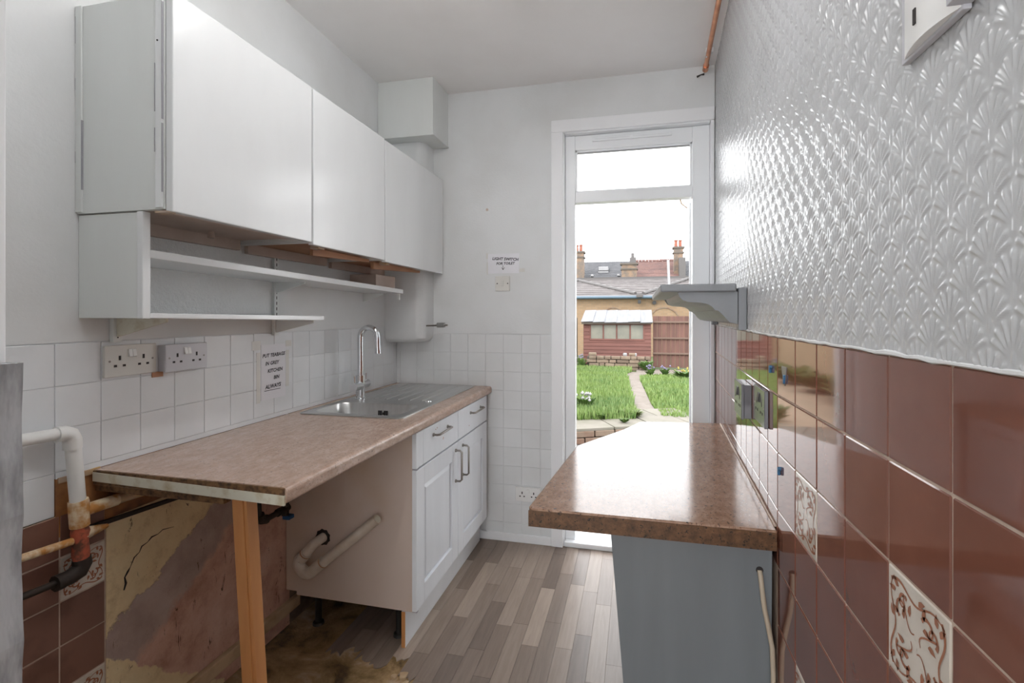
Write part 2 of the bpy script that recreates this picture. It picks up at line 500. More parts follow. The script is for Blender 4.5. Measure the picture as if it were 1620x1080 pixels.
# ================================================================== STRUCTURE
# floor slab and planks
floor = struct(box('floor', (-1.54, -2.52, -0.12), (0.56, 2.93, -0.004), 'concrete'), 'stained bare concrete floor partly covered by grey wood strips', 'floor')
pw = 0.066
def strip_poly(x0, x1, y0, y1, jag0=False):
    b = MB()
    if jag0:
        n = 5
        pts = [(x0 + (x1 - x0) * i / n, y0 + random.uniform(-0.022, 0.022)) for i in range(n + 1)]
    else:
        pts = [(x0, y0), (x1, y0)]
    poly = pts + [(x1, y1), (x0, y1)]
    b.prism(poly, 'z', -0.004, 0.0)
    return b
x = -1.166
gap = 0.0005
k = 0
while x < 0.32:
    ystart = 0.36
    if x + pw < -0.80:
        ystart = 1.66 + 0.03 * math.sin(k * 1.7)
    elif x < -0.80:
        ystart = 1.60
    y = ystart
    first = True
    if k % 2:
        nxt = y + random.uniform(0.10, 0.30)
    else:
        nxt = y + random.uniform(0.25, 0.48)
    while y < YB - 0.01:
        y1 = min(nxt, YB - 0.002)
        if YB - y1 < 0.06:
            y1 = YB - 0.002
        strip_poly(x + gap, min(x + pw, 0.325) - gap, y + gap, y1 - gap, first and ystart > 0.5).build('floor_plank', 'plank', floor)
        first = False
        y = y1
        nxt = y + random.uniform(0.28, 0.50)
    x += pw
    k += 1
# broken flakes of the strip floor by the plinth
for (cx_, cy_, s) in ((-0.815, 1.600, 0.018), (-0.845, 1.588, 0.012), (-0.79, 1.57, 0.010)):
    n = 7
    MB().prism([(cx_ + s * random.uniform(0.6, 1.3) * math.cos(2 * math.pi * i / n), cy_ + s * random.uniform(0.5, 1.2) * math.sin(2 * math.pi * i / n)) for i in range(n)], 'z', -0.004, 0.004).build('floor_flake', 'batten', floor)

struct(box('ceiling', (-1.54, 0.31, HC), (0.56, 2.93, HC + 0.1), 'ceiling'), 'off-white painted plaster ceiling with faint grey staining', 'ceiling')

# left wall
wall_left = struct(box('wall_left', (XL - 0.12, 0.31, 0), (XL - 0.006, 2.93, HC), 'wall_white'), 'white left wall with painted tiles, peeling plaster and brown tiles below', 'wall')
# plain painted skin above tiles (flush with tiles)
box('painted_plaster', (XL - 0.006, 0.31, 1.226), (XL - 0.001, YB, HC), 'wall_white', wall_left)
box('stippled_wallpaper', (XL - 0.001, 0.985, 1.30), (XL + 0.0015, 1.66, 1.555), 'anaglypta', wall_left)
# white tiles
tp = 0.108
ys = [0.916 + tp * i for i in range(-6, 17)]
zr = [1.224 - tp * i for i in range(0, 4)]
for i, y in enumerate(ys):
    if y > YB - 0.02:
        continue
    w = min(tp, YB - y)
    for j, z in enumerate(zr):
        if j >= 3 and y > 0.90:
            continue
        h = tp
        piece('white_tile', (0.006, round(w - 0.0014, 4), h - 0.0014), (XL - 0.003, y + w / 2, z - h / 2), 'white_tile', wall_left, 0.0009)
MB().box((XL - 0.0062, 0.31, 0.792), (XL - 0.0030, 0.916, 1.225)).box((XL - 0.0062, 0.916, 0.898), (XL - 0.0030, YB, 1.225)).build('painted_grout', 'white_tile', wall_left)
# sealant line above worktop and cap of tiles
box('tile_base_trim', (XL - 0.006, 0.918, 0.884), (XL - 0.0005, YB, 0.900), 'white_tile', wall_left)
# thin strip of old brown tiles under white ones, pattern tiles
bz = [0.79, 0.682, 0.570, 0.458, 0.346, 0.234, 0.122, 0.01]
DECO_L = {(1, 1), (1, 4)}
def scroll_mesh(size, name):
    """tan scroll print as thin ribbons on a square tile, local plane y(u) z(w), proud toward -x"""
    mb = MB()
    def ribbon(pts, w0, w1, closed=False):
        n = len(pts)
        L = []
        for i, (u, w) in enumerate(pts):
            a = pts[max(i - 1, 0)]; c = pts[min(i + 1, n - 1)]
            d = math.hypot(c[0] - a[0], c[1] - a[1]) or 1
            nx_, ny_ = -(c[1] - a[1]) / d, (c[0] - a[0]) / d
            t = i / (n - 1)
            wd = (w0 + (w1 - w0) * t) * 0.5
            L.append(((u + nx_ * wd) * size, (w + ny_ * wd) * size, (u - nx_ * wd) * size, (w - ny_ * wd) * size))
        vs = []
        for (a, b_, c, d) in L:
            vs += [(-0.0005, a, b_), (-0.0005, c, d)]
        mb.add(vs, [(2 * i, 2 * i + 1, 2 * i + 3, 2 * i + 2) for i in range(n - 1)])
    def leaf(u, w, a, l, wd):
        pts = [(u + l * t * math.cos(a + 0.5 * t), w + l * t * math.sin(a + 0.5 * t)) for t in (0, 0.3, 0.6, 1.0)]
        n = len(pts)
        ww = [0.2, 1.0, 0.8, 0.0]
        vs = []
        for i, (p, q) in enumerate(pts):
            an = a + 0.5 * i / 3 + math.pi / 2
            vs += [(-0.0005, (p + math.cos(an) * wd * ww[i]) * size, (q + math.sin(an) * wd * ww[i]) * size),
                   (-0.0005, (p - math.cos(an) * wd * ww[i]) * size, (q - math.sin(an) * wd * ww[i]) * size)]
        mb.add(vs, [(2 * i, 2 * i + 1, 2 * i + 3, 2 * i + 2) for i in range(n - 1)])
    for q in range(4):
        R = q * math.pi / 2
        def rot(p):
            return (p[0] * math.cos(R) - p[1] * math.sin(R), p[0] * math.sin(R) + p[1] * math.cos(R))
        # border wave
        ribbon([rot((-0.44 + 0.88 * t, 0.40 + 0.045 * math.sin(t * 9.4))) for t in np.linspace(0, 1, 18)], 0.014, 0.032)
        # spirals
        for (cu, cw, r0, s0, sg) in ((-0.20, 0.24, 0.11, 0.4, 1), (0.22, 0.26, 0.09, 2.4, -1)):
            ribbon([rot((cu + r0 * (1 - 0.75 * t) * math.cos(s0 + sg * 5.2 * t), cw + r0 * (1 - 0.75 * t) * math.sin(s0 + sg * 5.2 * t))) for t in np.linspace(0, 1, 16)], 0.040, 0.013)
        ribbon([rot((0.02 + 0.20 * t, 0.08 + 0.26 * t - 0.12 * math.sin(t * 3.1))) for t in np.linspace(0, 1, 10)], 0.012, 0.022)
        for (u, w, a) in ((-0.34, 0.36, 0.9), (-0.05, 0.38, 2.1), (0.30, 0.38, 0.2), (0.10, 0.20, 1.2), (-0.12, 0.20, 2.7), (0.30, 0.14, -0.4)):
            p = rot((u, w))
            leaf(p[0], p[1], a + R, 0.12, 0.030)
    me = bpy.data.meshes.new(name)
    me.from_pydata(mb.v, [], mb.f)
    me.materials.append(M['scroll'])
    return me
SC_R = scroll_mesh(0.130, 'scroll_print')
SC_L = scroll_mesh(0.102, 'scroll_print')
def add_scroll(tile, me, dx, flip):
    o = bpy.data.objects.new('scroll_print', me)
    col.objects.link(o)
    o.parent = tile
    o.location = (dx, 0, 0)
    if flip:
        o.rotation_euler = (0, 0, math.pi)
    return o
for i, y in enumerate([0.711, 0.819, 0.927]):
    for j in range(len(bz) - 1):
        top = bz[j]
        if i == 2 and j == 0:
            h = 0.79 - bz[1]
        z1 = bz[j + 1]
        deco = (i == 2 and j in (1, 4))
        t = piece('brown_tile', (0.006, 0.1045, round(top - z1 - 0.0035, 4)), (XL - 0.003, y + 0.054, (top + z1) / 2), 'deco_tile' if deco else 'brown_tile_matt', wall_left, 0.0012)
        if deco:
            add_scroll(t, SC_L, 0.0031, True)
box('grout_bed', (XL - 0.0075, 0.70, 0.0), (XL - 0.0016, 1.037, 0.79), 'grout', wall_left)
# orange grime strip under the worktop and bare plaster
box('grimed_strip', (XL - 0.006, 0.918, 0.735), (XL - 0.0015, 1.20, 0.885), 'grime', wall_left)
box('grimed_strip', (XL - 0.006, 1.20, 0.705), (XL - 0.0018, 1.74, 0.885), 'dark_grime', wall_left)
box('bare_plaster', (XL - 0.006, 1.037, 0.0), (XL, 1.76, 0.735), 'plaster', wall_left)
box('bare_plaster', (XL - 0.006, 1.76, 0.0), (XL - 0.001, YB, 0.885), 'dark_grime', wall_left)
# plaster crack
MB().tube([(XL, 1.084, 0.515), (XL, 1.089, 0.532), (XL, 1.086, 0.55), (XL, 1.095, 0.563), (XL, 1.102, 0.572), (XL, 1.113, 0.594), (XL, 1.128, 0.602), (XL, 1.135, 0.616), (XL, 1.152, 0.620), (XL, 1.165, 0.630), (XL, 1.185, 0.630), (XL, 1.20, 0.637), (XL, 1.237, 0.630)], [0.002, 0.0034, 0.002, 0.003, 0.0008, 0.0018, 0.001, 0.0022, 0.001, 0.0025, 0.001, 0.0015, 0.0005], 6).build('crack', 'dark', wall_left)
# dark timber edge along the top of plaster
MB().hexa([(XL, 0.975, 0.728), (XL + 0.012, 0.975, 0.728), (XL + 0.012, 1.735, 0.688), (XL, 1.735, 0.688),
           (XL, 0.975, 0.740), (XL + 0.012, 0.975, 0.740), (XL + 0.012, 1.735, 0.700), (XL, 1.735, 0.700)]).build('dark_conduit', 'iron', wall_left, 0.002)
# galvanised fixing strip
box('fixing_plate', (XL - 0.001, 0.922, 0.872), (XL + 0.004, 1.02, 0.886), 'lead', wall_left, 0.0005)

bb = struct(MB().box((XL, 1.04, 0.062), (XL + 0.022, 1.80, 0.108)).build('baseboard_left', 'batten', None, 0.003), 'old timber batten along foot of bare plaster wall', 'baseboard')

# back wall
wb = MB()
wb.box((-1.54, YB + 0.006, 0), (-0.400, 2.93, HC)).box((-0.400, YB + 0.006, 2.312), (0.400, 2.93, HC)).box((0.392, YB + 0.006, 0), (0.56, 2.93, 2.312))
wall_back = struct(wb.build('wall_back', 'wall_white'), 'white back wall around the garden door, tiled on its lower half', 'wall')
box('painted_plaster', (XL, YB + 0.001, 1.187), (-0.40, YB + 0.006, HC), 'wall_white', wall_back)
box('painted_plaster', (-0.40, YB + 0.001, 2.312), (0.398, YB + 0.006, HC), 'wall_white', wall_back)
for i in range(-3, 7):
    x0 = max(-1.1766 + tp * i, XL)
    x1 = min(-1.1766 + tp * (i + 1), -0.400)
    if x1 - x0 < 0.01:
        continue
    for j in range(11):
        z1 = 1.1845 - tp * j
        z0 = max(z1 - tp, 0.0)
        if x1 < -0.84 and z1 < 0.88:
            continue
        if x1 < -1.20 and z0 > 1.15:
            continue
        piece('wall_tile', (round(x1 - x0 - 0.0012, 4), 0.006, round(z1 - z0 - 0.0012, 4)), ((x0 + x1) / 2, YB + 0.003, (z0 + z1) / 2), 'back_tile', wall_back, 0.0007)
box('painted_grout', (XL, YB + 0.0027, 0.0), (-0.400, YB + 0.0062, 1.185), 'back_tile', wall_back)
struct(box('baseboard_back', (-0.905, YB - 0.014, 0.0), (-0.464, YB, 0.046), 'gloss_white', None, 0.003), 'low white skirting board along back wall beside the door', 'baseboard')

# small hole and plaster chip over the switch
MB().tube([(-0.843, YB + 0.0005, 1.905), (-0.843, YB - 0.002, 1.905)], 0.008, 8).build('plaster_chip', 'board_pink', wall_back)

# right wall
T = 0.006
poly = [(XA + T, -0.9), (XA + T, KY), (wallx(YB) + T, YB), (wallx(2.93) + T, 2.93), (0.56, 2.93), (0.56, -0.9)]
wall_right = struct(MB().prism(poly, 'z', 0, HC).build('wall_right', 'grout'), 'right wall with glossy brown tiles below embossed silver-white wallpaper', 'wall')
MB().prism([(x_ - 0.0042 if i_ in (0, 1, 2) else x_, y_) for i_, (x_, y_) in enumerate([(XA + T, -0.1), (XA + T, KY), (wallx(YB) + T, YB), (wallx(YB) + T + 0.001, YB), (XA + T + 0.001, KY), (XA + T + 0.001, -0.1)])], 'z', 0, 1.243).build('grout_bed', 'grout', wall_right)
# brown tiles
angB = -math.atan(KS)
YA = [0.614 - 0.1345 * i for i in range(4, 0, -1)] + [0.614, 0.749, 0.887, 1.0146, 1.141, 1.2745]
YBn = [1.2745, 1.3846, 1.500, 1.613, 1.720, 1.831, 1.946, 2.062, 2.177, 2.292, 2.407, 2.522, 2.637, 2.694]
ZR = [1.244, 1.1035] + [1.1035 - 0.1372 * i for i in range(1, 9)]
for seg, Ys in (('a', YA), ('b', YBn)):
    for i in range(len(Ys) - 1):
        y0, y1 = Ys[i], Ys[i + 1]
        for j in range(len(ZR) - 1):
            if seg == 'b' and j > 3:
                continue
            zt, z0 = ZR[j], max(ZR[j + 1], 0.001)
            g = 0.0032
            ym = (y0 + y1) / 2
            deco = seg == 'a' and j % 3 == 2 and abs(((y0 - 0.614) / 0.1338) % 3) < 0.2
            if seg == 'a' and j % 3 == 2 and abs(y0 - 1.0146) < 0.01:
                deco = True
            jig = random.uniform(-1, 1) * 0.0016
            jig2 = random.uniform(-1, 1) * 0.0022
            w_, h_ = round(y1 - y0 - g, 3), round(zt - z0 - g, 3)
            t = piece('brown_tile', (0.006, w_, h_), (wallx(ym) + T / 2, ym, (zt + z0) / 2), 'deco_tile' if deco else 'brown_tile', wall_right, 0.0016,
                      rot=(0, jig, (angB if seg == 'b' else 0) + jig2))
            if deco:
                add_scroll(t, SC_R, -0.0031, False)

# embossed wallpaper: real relief of staggered fans
def fan_height(u, v):
    PU, PV = 0.031, 0.061
    H = np.zeros_like(u)
    ci = np.round(u / PU).astype(int)
    for di in (-1, 0, 1):
        i = ci + di
        offv = np.where(i % 2 == 0, 0.0, PV / 2)
        cj = np.floor((v - offv) / PV).astype(int)
        for dj in (-1, 0):
            j = cj + dj
            bu = i * PU; bv = j * PV + offv
            du = u - bu; dv = v - bv
            r = np.hypot(du, dv) + 1e-6
            a = np.arctan2(du, dv)
            for kk in range(-3, 4):
                ak = kk * 0.30
                Lk = 0.046 * (1 - 0.075 * abs(kk))
                # ribs bend outward as they rise
                ac = ak * (0.62 + 0.38 * np.clip(r / Lk, 0, 1.2))
                t = r / Lk
                wdt = 0.0007 + 0.0021 * np.clip(t, 0, 1)
                d = (a - ac) * r
                end = np.clip((t - 0.28) / 0.25, 0, 1) * np.clip((1.04 - t) / 0.10, 0, 1)
                H = np.maximum(H, np.exp(-(d / wdt) ** 2) * end * (0.65 + 0.35 * t))
            stem = np.exp(-(du / 0.0016) ** 2) * np.clip((dv + 0.012) / 0.01, 0, 1) * np.clip((0.020 - dv) / 0.008, 0, 1) * 0.45
            H = np.maximum(H, stem)
    return H
V, F = [], []
base = 0
allv = []; allq = []
for (u0, u1, nu, z0, z1, nz) in ((0.30, 1.00, 400, 1.2462, 2.02, 380), (1.00, 1.70, 300, 1.2462, 2.60, 540), (1.70, 2.6965, 300, 1.2462, 2.60, 460)):
    uu = np.linspace(u0, u1, nu); zz = np.linspace(z0, z1, nz)
    U, Z = np.meshgrid(uu, zz, indexing='ij')
    Hh = fan_height(U, Z)
    X = np.where(U <= KY, XA, XA + KS * (U - KY)) + 0.0015 - 0.0020 * Hh + 0.0009 * np.sin(U * 9) * np.sin(Z * 7)
    pts = np.stack([X, U, Z], -1).reshape(-1, 3)
    ii, jj = np.meshgrid(np.arange(nu - 1), np.arange(nz - 1), indexing='ij')
    a = (ii * nz + jj).ravel() + base
    allq.append(np.stack([a, a + 1, a + nz + 1, a + nz], -1))
    allv.append(pts); base += len(pts)
pts = np.concatenate(allv) - np.array(OFF[wall_right.name])
q = np.concatenate(allq)
me = bpy.data.meshes.new('embossed_wallpaper')
me.vertices.add(len(pts)); me.vertices.foreach_set('co', pts.astype(np.float32).ravel())
me.loops.add(q.size); me.loops.foreach_set('vertex_index', q.astype(np.int32).ravel())
me.polygons.add(len(q)); me.polygons.foreach_set('loop_start', np.arange(0, q.size, 4, dtype=np.int32))
me.polygons.foreach_set('use_smooth', np.ones(len(q), dtype=bool))
me.update(calc_edges=True); me.validate()
me.materials.append(M['embossed'])
wp = bpy.data.objects.new('embossed_wallpaper', me)
col.objects.link(wp); wp.parent = wall_right
wp['label'] = 'silver-white gloss wallpaper embossed with rows of small fans'
MB().box((XA + 0.002, -0.9, 1.246), (XA + T, 0.31, HC)).box((XA + 0.002, 0.31, 2.02), (XA + T, 1.0, HC)).build('plain_wallpaper', 'embossed', wall_right)
# ragged sealant bead between tiles and paper
bead = MB()
yy = np.linspace(0.30, 2.69, 90)
bead.tube([(wallx(y) + 0.0005, y, 1.2455 + random.uniform(-0.0012, 0.0012)) for y in yy], [0.0028 + random.uniform(-0.0008, 0.0012) for _ in yy], 6)
bead.build('sealant_bead', 'wall_white', wall_right, smooth=True)

# rear wall with the doorway the view comes through
wr = MB().box((-1.54, 0.31, 0), (-0.80, 0.43, HC)).box((-0.80, 0.31, 2.08), (0.336, 0.43, HC))
struct(wr.build('wall_front', 'wall_white'), 'white wall around the doorway in front of the camera', 'wall')
hall = MB().box((-1.54, -2.4, 0), (-1.42, 0.31, HC)).box((-1.54, -2.52, 0), (-1.32, -2.4, HC)).box((0.30, -2.52, 0), (0.56, -2.4, HC)).box((-1.32, -2.52, 2.25), (0.30, -2.4, HC)).box((-1.32, -2.52, 0), (0.30, -2.4, 0.1)).box((-1.54, -2.52, HC), (0.56, 0.31, HC + 0.1)).box((XA + T, -2.4, 0), (0.56, -0.9, HC))  # unseen hall shell holds back rear light; end opening added for fill daylight
struct(hall.build('wall_hall', 'wall_white'), 'plain white walls of the unseen hall behind the doorway with a wide opening added for fill daylight', 'wall')
d2 = thing('door_2', 'rough grey painted door jamb at left edge of the view', 'door frame', (-0.79, 0.38, 0)); d2['kind'] = 'structure'
box('jamb_lining', (-0.80, 0.30, 0), (-0.781, 0.452, 2.08), 'gloss_white', d2, 0.002)
jb = MB()
zs = np.linspace(0, 1.237, 40)
prev = None
prof = [(-0.753 + 0.0015 * math.sin(z * 37) + random.uniform(-0.0012, 0.0012)) for z in zs]
poly = [(-0.783, zs[0])] + [(p, z) for p, z in zip(prof, zs)] + [(-0.783, zs[-1])]
jb.prism(poly, 'y', 0.405, 0.452)
jb.build('door_stop', 'jamb_grey', d2)

# boxing and flue in the far left corner
tb = struct(MB().box((XL, 2.476, 2.288), (-1.085, YB, HC)).build('trim_1', 'wood_cream', None, 0.002), 'white boxed-in section under the ceiling in the far corner', 'boxing')
MB().box((XL, 2.470, 2.280), (-1.079, YB, 2.288)).build('bottom_board', 'wood_cream', tb, 0.001)
# plaster flue column, rounded and closed below
fl = MB()
def flue_ring(z, ins):
    y0 = 2.555 + ins; x1 = -1.178 - ins; r = 0.055
    pts = [(XL, y0)]
    for i in range(9):
        a = -90 + 90 * i / 8
        pts.append((x1 - r + r * math.cos(math.radians(a)), y0 + r + r * math.sin(math.radians(a))))
    pts.append((x1, YB)); pts.append((XL, YB))
    return [(px_, py_, z) for px_, py_ in pts]
rings = [flue_ring(1.135, 0.045), flue_ring(1.142, 0.020), flue_ring(1.160, 0.004), flue_ring(1.20, 0.0), flue_ring(1.6, 0.0), flue_ring(2.29, 0.0)]
nr = len(rings[0])
fl.add([p for r_ in rings for p in r_], [tuple(range(nr))[::-1], tuple(range((len(rings) - 1) * nr, len(rings) * nr))] +
       [(a * nr + i, a * nr + (i + 1) % nr, (a + 1) * nr + (i + 1) % nr, (a + 1) * nr + i) for a in range(len(rings) - 1) for i in range(nr)])
struct(fl.build('trim_2', 'wall_white', None, smooth=True), 'rounded white plaster flue running down the far corner', 'flue')

# ------------------------------------------------------------------ back door
D = thing('door_1', 'white plastic garden door frame with glazed toplight and open leaf', 'door', (0, 2.75, 0)); D['kind'] = 'structure'
yf0, yf1 = 2.735, 2.805
def bx_(name, lo, hi, m='upvc', bevel=0.003, parent=None):
    return box(name, lo, hi, m, parent or D, bevel)
bx_('architrave', (-0.464, YB - 0.018, 0), (-0.398, YB + 0.002, 2.312), 'gloss_white')
bx_('architrave', (-0.464, YB - 0.018, 2.312), (0.396, YB + 0.002, 2.380), 'gloss_white')
bx_('lining', (-0.402, YB + 0.001, 0), (-0.3925, yf0 + 0.01, 2.312), 'gloss_white', 0.001)
bx_('lining', (-0.389, YB, 2.3055), (0.375, yf0 + 0.01, 2.314), 'gloss_white', 0.001)
bx_('side_trim', (0.3785, YB - 0.010, 0), (0.395, yf0 + 0.01, 2.311), 'gloss_white', 0.001)
bx_('jamb', (-0.392, yf0, 0.0), (-0.336, yf1, 2.305))
bx_('jamb', (0.292, yf0, 0.0), (0.378, yf1, 2.305))
bx_('head', (-0.336, yf0 + 0.001, 2.222), (0.292, yf1, 2.304))
bx_('transom', (-0.336, yf0 + 0.001, 1.928), (0.292, yf1, 1.990))
for (lo, hi) in (((-0.337, yf0 + 0.012, 1.988), (-0.325, yf0 + 0.05, 2.224)), ((0.280, yf0 + 0.012, 1.988), (0.293, yf0 + 0.05, 2.224)),
                 ((-0.337, yf0 + 0.012, 2.212), (0.293, yf0 + 0.05, 2.224)), ((-0.337, yf0 + 0.012, 1.988), (0.293, yf0 + 0.05, 1.996))):
    bx_('glazing_bead', lo, hi, 'upvc', 0.002)
bx_('toplight_pane', (-0.33, yf0 + 0.024, 1.992), (0.288, yf0 + 0.028, 2.218), 'glass', 0)
bx_('gasket', (-0.326, yf0 + 0.018, 2.2075), (0.281, yf0 + 0.026, 2.2115), 'edge_grey', 0)
tv = bx_('trickle_vent', (-0.240, yf0 - 0.014, 2.262), (0.186, yf0 + 0.002, 2.284), 'upvc', 0.003)
bx_('vent_slot', (-0.225, yf0 - 0.0155, 2.271), (-0.035, yf0 - 0.013, 2.275), 'plinth', 0, tv)
bx_('vent_slot', (-0.020, yf0 - 0.0155, 2.271), (0.172, yf0 - 0.013, 2.275), 'plinth', 0, tv)
bx_('threshold', (-0.392, YB - 0.004, 0.0), (0.378, yf1 + 0.01, 0.028), 'upvc', 0.004)
bx_('sill', (-0.40, yf1 - 0.01, -0.03), (0.39, yf1 + 0.14, 0.012), 'upvc', 0.004)
# leaf folded outwards on the right
LF = MB()
def leafq(u0, u1, z0, z1, th=0.028):
    a = math.atan2(0.062, 0.62)
    ux, uy = math.sin(a), math.cos(a)
    nx, ny = math.cos(a), -math.sin(a)
    ox, oy = 0.283, 2.815
    def P(u, t, z): return (ox + ux * u + nx * t, oy + uy * u + ny * t, z)
    return [P(u0, 0, z0), P(u0, 0.05, z0), P(u1, 0.05, z0), P(u1, 0, z0), P(u0, 0, z1), P(u0, 0.05, z1), P(u1, 0.05, z1), P(u1, 0, z1)], P
for (u0, u1, z0, z1) in ((0, 0.085, 0.03, 1.915), (0.535, 0.62, 0.03, 1.915), (0.085, 0.535, 0.03, 0.13), (0.085, 0.535, 1.815, 1.915), (0.085, 0.535, 0.80, 0.88)):
    pts_, P_ = leafq(u0, u1, z0, z1)
    LF.hexa(pts_)
leafo = LF.build('door_leaf', 'upvc', D, 0.003)
for (z0, z1) in ((0.13, 0.80), (0.88, 1.815)):
    pp = [P_(0.085, 0.022, z0), P_(0.085, 0.028, z0), P_(0.535, 0.028, z0), P_(0.535, 0.022, z0), P_(0.085, 0.022, z1), P_(0.085, 0.028, z1), P_(0.535, 0.028, z1), P_(0.535, 0.022, z1)]
    MB().hexa(pp).build('door_pane', 'glass', leafo)
MB().tube([P_(0.08, -0.01, 1.90), P_(0.02, -0.04, 1.915), (0.235, 2.79, 1.925)], 0.004, 6).build('restrictor_arm', 'lead', leafo)

# ================================================================== LEFT SIDE THINGS
# ---- wall cabinets
def wall_cabinet(label, y0, y1, zb, zt, side, bottom, ydoor1=None):
    c = thing('wall_cabinet', label, 'cabinet', (XL, (y0 + y1) / 2, zb), 'wall cabinets on the left wall')
    xf = -1.137
    yc1 = y1
    b = MB().box((XL, y0, zb + 0.003), (xf, y0 + 0.016, zt)).box((XL, yc1 - 0.016, zb + 0.003), (xf, yc1, zt)).box((XL + 0.008, y0 + 0.016, zt - 0.016), (xf, yc1 - 0.016, zt)).box((XL, y0 + 0.016, zb + 0.026), (XL + 0.008, yc1 - 0.016, zt))
    b.build('carcass', 'wood_cream', c)
    box('bottom_panel', (XL + 0.0, y0 + 0.016, zb + 0.010), (xf, yc1 - 0.016, zb + 0.026), bottom, c, 0.001)
    box('mounting_rail', (XL, y0 + 0.016, zb - 0.026), (XL + 0.018, yc1 - 0.016, zb + 0.012), 'board_pink', c, 0.002)
    d = box('door', (xf + 0.002, y0 + 0.003, zb - 0.004), (-1.113, (ydoor1 or y1) - 0.003, zt + 0.002), 'wood_white', c, 0.0025)
    return c, d
c1, dr = wall_cabinet('large white wall cabinet nearest the camera with its side panel showing', 0.966, 1.499, 1.556, 2.096, True, 'board_pink')
# cracks and filler strips on the visible side of the near cabinet
box('filler_strip', (XL, 0.961, 1.562), (XL + 0.020, 0.966, 2.096), 'wood_cream', c1, 0.001)
box('filler_strip', (-1.160, 0.9622, 1.562), (-1.139, 0.966, 2.096), 'wood_white', c1, 0.001)
for (x0, z0, z1, w) in ((-1.4165, 2.00, 2.07, 0.0010), (-1.4165, 1.88, 1.91, 0.0008), (-1.4165, 1.69, 1.72, 0.0008), (-1.3968, 1.62, 1.80, 0.0005), (-1.1605, 1.80, 1.92, 0.0006), (-1.1605, 1.70, 1.76, 0.0004), (-1.1388, 1.78, 2.07, 0.0011), (-1.1388, 1.60, 1.77, 0.0006)):
    box('crack', (x0, 0.9606, z0), (x0 + w, 0.9660, z1), 'edge_grey', c1)
MB().tube([(-1.152, 0.963, 1.975), (-1.152, 0.9605, 1.975)], 0.0022, 8).build('screw_hole', 'dark', c1)
box('hinge_plate', (-1.160, 0.962, 1.549), (-1.122, 0.985, 1.553), 'lead', c1)
MB().tube([(-1.34, 1.30, 1.568), (-1.34, 1.30, 1.545)], [0.008, 0.011], 10).build('knob', 'board_pink', c1, smooth=True)
c2, _ = wall_cabinet('middle white wall cabinet with a bare orange underside', 1.501, 2.007, 1.548, 2.094, False, 'board_raw')
box('hinge_plate', (-1.165, 1.555, 1.538), (-1.13, 1.59, 1.556), 'lead', c2)
MB().prism([(1.60, 1.548), (1.995, 1.548), (1.995, 1.536), (1.60, 1.520)], 'x', -1.20, -1.186).build('loose_rail', 'board_raw', c2)
c3, _ = wall_cabinet('far white wall cabinet whose door reaches past the flue', 2.009, 2.535, 1.541, 2.090, False, 'board_raw', 2.690)
MB().prism([(2.03, 1.541), (2.52, 1.541), (2.52, 1.531), (2.03, 1.508)], 'x', -1.20, -1.182).build('loose_rail', 'board_raw', c3)
box('hinge_plate', (-1.165, 2.05, 1.528), (-1.13, 2.08, 1.548), 'lead', c3)

# ---- open shelves below
sh = thing('shelf_unit', 'white open wall shelves with an end panel under the cabinets', 'shelf', (XL, 1.0, 1.288))
box('end_panel', (XL, 0.969, 1.288), (-1.222, 0.985, 1.5555), 'wood_cream', sh, 0.0015)
box('front_edge_strip', (-1.222, 0.966, 1.287), (-1.203, 0.987, 1.557), 'wood_white', sh, 0.002)
def sloped(y0, y1, za0, za1, zb0, zb1, x0=XL, x1=-1.205):
    return MB().hexa([(x0, y0, za0), (x1, y0, za0), (x1, y1, zb0), (x0, y1, zb0), (x0, y0, za1), (x1, y0, za1), (x1, y1, zb1), (x0, y1, zb1)])
sloped(0.985, 2.365, 1.442, 1.463, 1.408, 1.430).build('shelf', 'wood_white', sh, 0.002)
sloped(0.985, 1.695, 1.288, 1.301, 1.274, 1.291).build('shelf', 'wood_white', sh, 0.002)
def upright(y, z0, z1):
    u = MB().box((XL, y - 0.012, z0), (XL + 0.014, y + 0.012, z1)).build('slotted_upright', 'wood_cream', sh, 0.001)
    n = int((z1 - z0) / 0.022)
    s = MB()
    for i in range(n):
        zc = z0 + 0.012 + i * 0.022
        s.box((XL + 0.0135, y - 0.002, zc), (XL + 0.0145, y + 0.002, zc + 0.012))
    s.build('slot', 'dark', u)
def bracket(y, zt, l=0.17, h=0.05, m='wood_cream'):
    MB().prism([(XL + 0.014, zt - h), (XL + 0.014, zt), (XL + 0.014 + l, zt), (XL + 0.014 + l, zt - 0.010)], 'y', y - 0.0035, y + 0.0035).build('bracket', m, sh, 0.0008)
upright(1.669, 1.214, 1.531)
upright(1.057, 1.220, 1.288)
bracket(1.669, 1.428, 0.13, 0.045)
bracket(1.669, 1.274, 0.17)
bracket(1.057, 1.287, 0.17, 0.052, 'flake')
bracket(2.30, 1.408, 0.12, 0.045)
MB().box((-1.235, 2.352, 1.375), (-1.222, 2.364, 1.41)).build('end_hook', 'wood_cream', sh, 0.002)
bl = box('timber_block', (XL, 2.20, 1.441), (-1.27, 2.40, 1.500), 'board_pink', None, 0.003)
tag(bl, 'bare wooden block wedged between upper shelf end and far wall cabinet', 'wood block')

